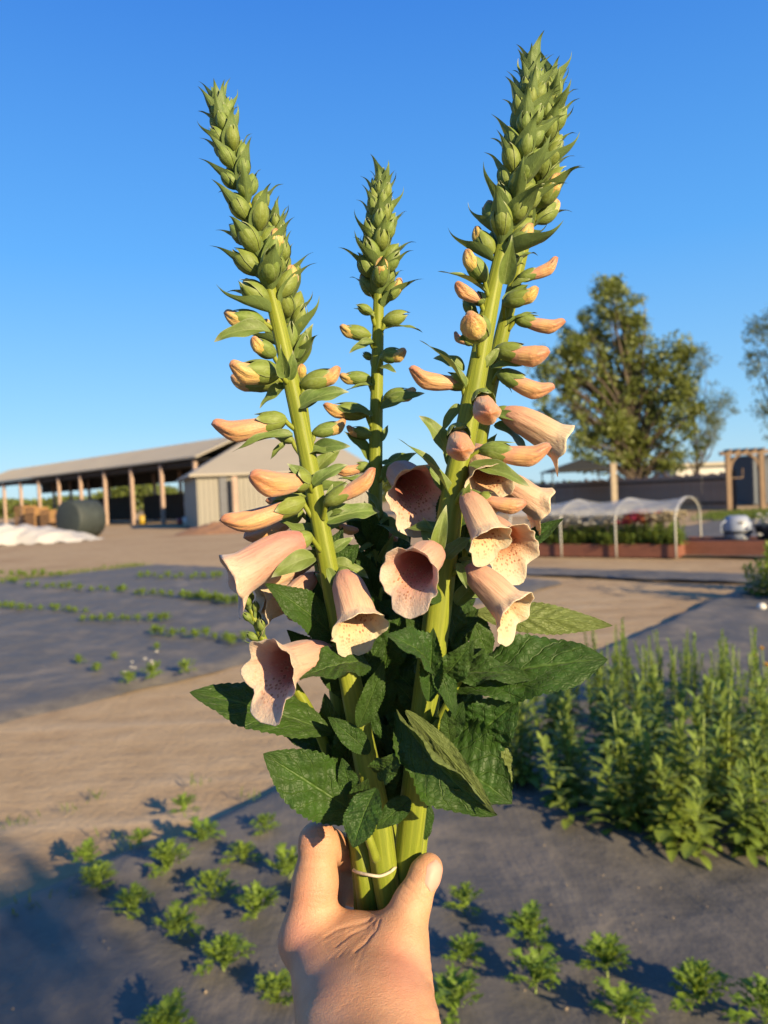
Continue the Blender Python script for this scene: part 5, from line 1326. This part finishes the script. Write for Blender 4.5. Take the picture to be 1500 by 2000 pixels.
# ---------------------------------------------------------------- the hand that holds the bouquet
def mat_skin():
    b = NB('skin'); v = b.coord('Object')
    n1 = b.noise(v, 45, 5, .6); n2 = b.noise(v, 260, 4, .6); n3 = b.noise(v, 18, 3)
    c = b.mix(b.mapr(n1, .35, .7), (0.62, 0.325, 0.175), (0.73, 0.405, 0.235))
    c = b.mix(b.math('MULTIPLY', b.attr('pink'), .6), c, (0.76, 0.30, 0.20))
    c = b.mix(b.mapr(n2, .62, .8, 0, .25), c, (0.66, 0.33, 0.21))
    c = b.mix(b.mapr(n3, .55, .75, 0, .25), c, (0.74, 0.44, 0.265))
    lines = b.noise(b.mapping(v, (900, 900, 260), (0.3, 0.5, .2)), 1.0, 4, .65)
    lines2 = b.noise(b.mapping(v, (300, 1100, 1100), (0.2, 0.9, .5)), 1.0, 3, .6)
    pores = b.voro(v, 900, 'DISTANCE_TO_EDGE')
    h = b.math('ADD', b.math('MULTIPLY', lines, .8), b.math('ADD', b.math('MULTIPLY', lines2, .6), b.math('MULTIPLY', b.mapr(pores, 0, .2), .25)))
    nn = b.bump(h, .7, .0005)
    return b.done(b.bsdf(c, .5, nn, Subsurface_Weight=.22, Subsurface_Radius=(1.0, .35, .18), Subsurface_Scale=.0025, Specular_IOR_Level=.4))
def cone(a, b, k=.006): return (np.array(C3(*a[:3])), a[3] * a[2] / FPX, np.array(C3(*b[:3])), b[3] * b[2] / FPX, k)
HANDS = [
    # back of the hand and wrist (px, py, depth m, radius px)
    cone((700, 1905, .432, 88), (700, 2010, .385, 92), .012),
    cone((612, 1842, .446, 52), (655, 2010, .386, 70), .014),
    cone((660, 1860, .462, 60), (700, 2010, .400, 84), .014),
    cone((735, 1900, .432, 82), (745, 2010, .385, 96), .014),
    cone((766, 1880, .430, 60), (770, 2010, .384, 78), .012),
    # thumb
    cone((762, 1945, .415, 72), (782, 1838, .428, 45), .012),
    cone((782, 1838, .428, 45), (803, 1768, .436, 34), .009),
    cone((803, 1768, .436, 34), (832, 1704, .444, 29), .006),
    cone((832, 1704, .444, 29), (839, 1692, .445, 24), .004),
    # web between thumb and index finger
    cone((655, 1815, .446, 32), (705, 1842, .440, 38), .012),
    cone((705, 1842, .440, 40), (760, 1838, .434, 38), .012),
    # index finger: up, then round behind the stems
    cone((596, 1836, .448, 50), (616, 1725, .452, 40), .010),
    cone((616, 1725, .452, 40), (622, 1645, .458, 36), .007),
    cone((622, 1645, .458, 37), (672, 1662, .486, 30), .004),
    cone((672, 1662, .486, 30), (704, 1682, .500, 25), .004),
    # middle finger
    cone((622, 1850, .470, 46), (640, 1726, .490, 38), .008),
    cone((640, 1726, .490, 38), (694, 1733, .508, 32), .004),
    cone((694, 1738, .510, 29), (748, 1752, .510, 25), .004),
    # ring and little finger
    cone((650, 1875, .486, 42), (655, 1800, .518, 33), .008), cone((655, 1800, .518, 33), (712, 1806, .530, 28), .004), cone((712, 1806, .530, 28), (758, 1812, .522, 24), .004),
    cone((680, 1900, .492, 38), (680, 1862, .530, 30), .008), cone((680, 1862, .530, 30), (736, 1862, .540, 25), .004), cone((736, 1862, .540, 25), (770, 1860, .528, 21), .004),
    # forearm, coming from below the camera
    cone((712, 2010, .390, 100), (735, 2300, .30, 110), .012),
    cone((690, 2010, .392, 84), (690, 2300, .32, 110), .012), cone((755, 2010, .388, 84), (780, 2300, .30, 110), .012),
    cone((735, 2300, .30, 110), (760, 3300, .17, 330), .01),
]
def hand_sdf(p):
    d = np.full(p.shape[:-1], 1.0)
    for a, ra, b, rb, k in HANDS:
        ba = b - a; pa = p - a
        t = np.clip((pa @ ba) / (ba @ ba), 0, 1)
        e = np.linalg.norm(pa - t[..., None] * ba, axis=-1) - (ra + (rb - ra) * t)
        h = np.clip(.5 + .5 * (d - e) / k, 0, 1)
        d = d * (1 - h) + e * h - k * h * (1 - h)
    return d
def surface_nets(f, o, h):
    s = f < 0; n0, n1, n2 = np.array(f.shape) - 1
    cnt = sum(s[i:i + n0, j:j + n1, k:k + n2].astype(np.int8) for i in (0, 1) for j in (0, 1) for k in (0, 1))
    act = (cnt > 0) & (cnt < 8); idx = np.full(act.shape, -1, np.int64); ai = np.argwhere(act); idx[act] = np.arange(len(ai))
    acc = np.zeros((len(ai), 3)); num = np.zeros(len(ai))
    cs = np.array([(i, j, k) for i in (0, 1) for j in (0, 1) for k in (0, 1)])
    for x in range(8):
        for y in range(x + 1, 8):
            if np.abs(cs[x] - cs[y]).sum() != 1: continue
            p, q = ai + cs[x], ai + cs[y]
            f0 = f[p[:, 0], p[:, 1], p[:, 2]]; f1 = f[q[:, 0], q[:, 1], q[:, 2]]; m = (f0 < 0) != (f1 < 0)
            t = np.where(m, f0 / np.where(f0 == f1, 1, f0 - f1), 0)
            acc[m] += (cs[x] + t[:, None] * (cs[y] - cs[x]))[m]; num[m] += 1
    V = o + h * (ai + acc / num[:, None])
    Fs = []
    for ax in range(3):
        b_, c_ = (ax + 1) % 3, (ax + 2) % 3
        sl0 = [slice(None)] * 3; sl1 = [slice(None)] * 3; sl0[ax] = slice(0, -1); sl1[ax] = slice(1, None)
        ch = s[tuple(sl0)] != s[tuple(sl1)]; pts = np.argwhere(ch)
        pts = pts[(pts[:, b_] >= 1) & (pts[:, c_] >= 1) & (pts[:, b_] < f.shape[b_] - 1) & (pts[:, c_] < f.shape[c_] - 1)]
        eb = np.zeros(3, int); eb[b_] = 1; ec = np.zeros(3, int); ec[c_] = 1
        g = lambda q: idx[q[:, 0], q[:, 1], q[:, 2]]
        quad = np.stack([g(pts - eb - ec), g(pts - ec), g(pts), g(pts - eb)], -1)
        inside = s[pts[:, 0], pts[:, 1], pts[:, 2]]
        quad[~inside] = quad[~inside][:, ::-1]
        Fs.append(quad)
    return V, np.concatenate(Fs)
def polygonise(lo, hi, hv):
    gxs = [np.arange(lo[i], hi[i], hv) for i in range(3)]
    fld = np.ones([len(g) for g in gxs])
    YZ = np.stack(np.meshgrid(gxs[1], gxs[2], indexing='ij'), -1)
    for i, x in enumerate(gxs[0]):
        fld[i] = hand_sdf(np.concatenate([np.full(YZ.shape[:-1] + (1,), x), YZ], -1))
    fld[:, 0, :] = 1; fld[:, -1, :] = 1; fld[:, :, 0] = 1
    return surface_nets(fld, np.array(lo), hv)
HV, HF = polygonise((-.068, -.272, .335), (.050, -.158, .562), .00085)
AV, AF = polygonise((-.08, -.40, .10), (.09, -.270, .44), .0026)
# creases of the skin: polylines given on the hand's near side, pressed in a little
px_ = HV[:, 0] / HV[:, 2] * FPX + 750; py_ = -HV[:, 1] / HV[:, 2] * FPX + 1000
def seg_d(poly):
    d = np.full(len(HV), 1e9)
    for (x0, y0), (x1, y1) in zip(poly[:-1], poly[1:]):
        ux, uy = x1 - x0, y1 - y0; t = np.clip(((px_ - x0) * ux + (py_ - y0) * uy) / (ux * ux + uy * uy), 0, 1)
        d = np.minimum(d, np.hypot(px_ - x0 - t * ux, py_ - y0 - t * uy))
    return d
eps = .0004
GR = np.stack([hand_sdf(HV + np.eye(3)[i] * eps) - hand_sdf(HV - np.eye(3)[i] * eps) for i in range(3)], -1)
NRM = GR / (np.linalg.norm(GR, axis=1)[:, None] + 1e-9)
near = NRM[:, 2] < .35
disp = np.zeros(len(HV))
CREASE = [([(800, 1716), (820, 1740), (838, 1752)], 2.6, .35), ([(790, 1728), (812, 1748), (834, 1764)], 2.6, .4), ([(786, 1742), (806, 1758), (830, 1774)], 2.6, .25), ([(782, 1755), (800, 1772), (826, 1786)], 2.6, .18),
          ([(741, 1797), (735, 1815), (716, 1838), (694, 1858)], 2.8, .55), ([(734, 1797), (712, 1812), (684, 1824), (656, 1848)], 2.6, .5), ([(724, 1794), (694, 1806), (662, 1812), (634, 1830)], 2.6, .45)]
wr = random.Random(4)
for k in range(16):                                   # fan of fine folds from the web towards the knuckle
    f = k / 15; a0 = math.radians(172 - 62 * f); l0 = wr.uniform(14, 30); l1 = l0 + wr.uniform(40, 95)
    pts_ = [(738 + math.cos(a0 + .10 * math.sin(q * 2)) * -abs(l0 + (l1 - l0) * q) * -1, 1792 + math.sin(a0) * (l0 + (l1 - l0) * q) + 5 * q * q) for q in (0, .33, .66, 1)]
    CREASE.append((pts_, wr.uniform(2.0, 3.0), wr.uniform(.12, .3)))
for k in range(20):                                   # short cross folds on the index finger
    y0 = 1622 + k * 9.2 + wr.uniform(-2, 2); c0_ = 622 - (y0 - 1620) * .16; w_ = wr.uniform(14, 34)
    CREASE.append(([(c0_ - w_ + wr.uniform(-6, 12), y0 + 4), (c0_, y0 - 1), (c0_ + w_, y0 + wr.uniform(0, 4))], wr.uniform(2.0, 2.8), wr.uniform(.08, .28) * (1.5 if k < 4 else 1)))
for k in range(26):                                   # faint slanting lines over the back of the hand
    x0, y0 = wr.uniform(600, 780), wr.uniform(1850, 1990); l_ = wr.uniform(25, 60)
    CREASE.append(([(x0, y0), (x0 + l_ * .5, y0 - l_ * .42), (x0 + l_, y0 - l_ * .7)], wr.uniform(2.2, 3.0), wr.uniform(.03, .06)))
for poly, w, dep in CREASE:
    disp -= dep * .001 * np.exp(-(seg_d(poly) / w) ** 2)
disp += .0010 * np.exp(-(np.hypot(px_ - 568, py_ - 1832) / 22) ** 2)           # knuckle
disp += .00015 * np.sin((py_ - 1850) * .23 + 2 * np.sin(py_ * .05)) * sstep(822, 840, px_) * sstep(1850, 1880, py_)
HV2 = HV + NRM * (disp * near)[:, None]
pink = np.zeros(len(HV))
for cx, cy, rx, ry, a in ((575, 1835, 40, 40, .8), (640, 1745, 50, 30, .6), (790, 1900, 55, 60, .75), (612, 1640, 40, 40, .5), (770, 1860, 40, 40, .4), (590, 1770, 30, 50, .5), (640, 1930, 60, 40, .25)):
    pink += a * np.exp(-((px_ - cx) / rx) ** 2 - ((py_ - cy) / ry) ** 2)
M_SKIN = mat_skin()
M_NAIL = mat_plain('fingernail', (.74, .37, .29), .6, .05, 60, .05, .0003)
hand = thing('person', c2w(C3(720, 2000, .39)), "photographer's bare hand gripping the foxglove stems, thumb and index finger raised", 'hand')
add('hand', mk_mesh('hand_skin', c2w(np.concatenate([HV2, AV])), np.concatenate([HF, AF + len(HV2)]), [M_SKIN], attr={'pink': np.concatenate([np.clip(pink, 0, 1), np.zeros(len(AV))])}), hand)
# thumb nail, laid on the thumb's surface
nn_ = unit((.48, .14, -.86)); nc = C3(834, 1704, .4438) + nn_ * .0076; na = unit(np.array((.40, .86, .0)) - nn_ * (np.array((.40, .86, 0)) @ nn_)); nb2 = np.cross(nn_, na)
nu_, nv_ = 15, 19; VN = []
for j in range(nv_):
    s_ = j / (nv_ - 1) * 2 - 1
    hwid = .0056 * (1 - max(0, abs(s_) - .45) ** 2 * 2.2) * (1.0 if s_ < .5 else .97)
    for i in range(nu_):
        t_ = i / (nu_ - 1) * 2 - 1
        p = nc + na * (s_ * .0084 * (1 - .10 * t_ * t_)) + nb2 * (t_ * hwid) + nn_ * .004
        for _ in range(60):
            d_ = float(hand_sdf(p[None])[0])
            if d_ < .0002: break
            p = p - nn_ * d_ * .8
        if d_ > .002: p = VN[-1] if VN else nc
        VN.append(p + nn_ * (.0007 * (1 - t_ ** 4) * (1 - s_ ** 6)))
add('thumbnail', mk_mesh('thumbnail', c2w(np.array(VN)), grid_faces(nu_, nv_), [M_NAIL]), hand)
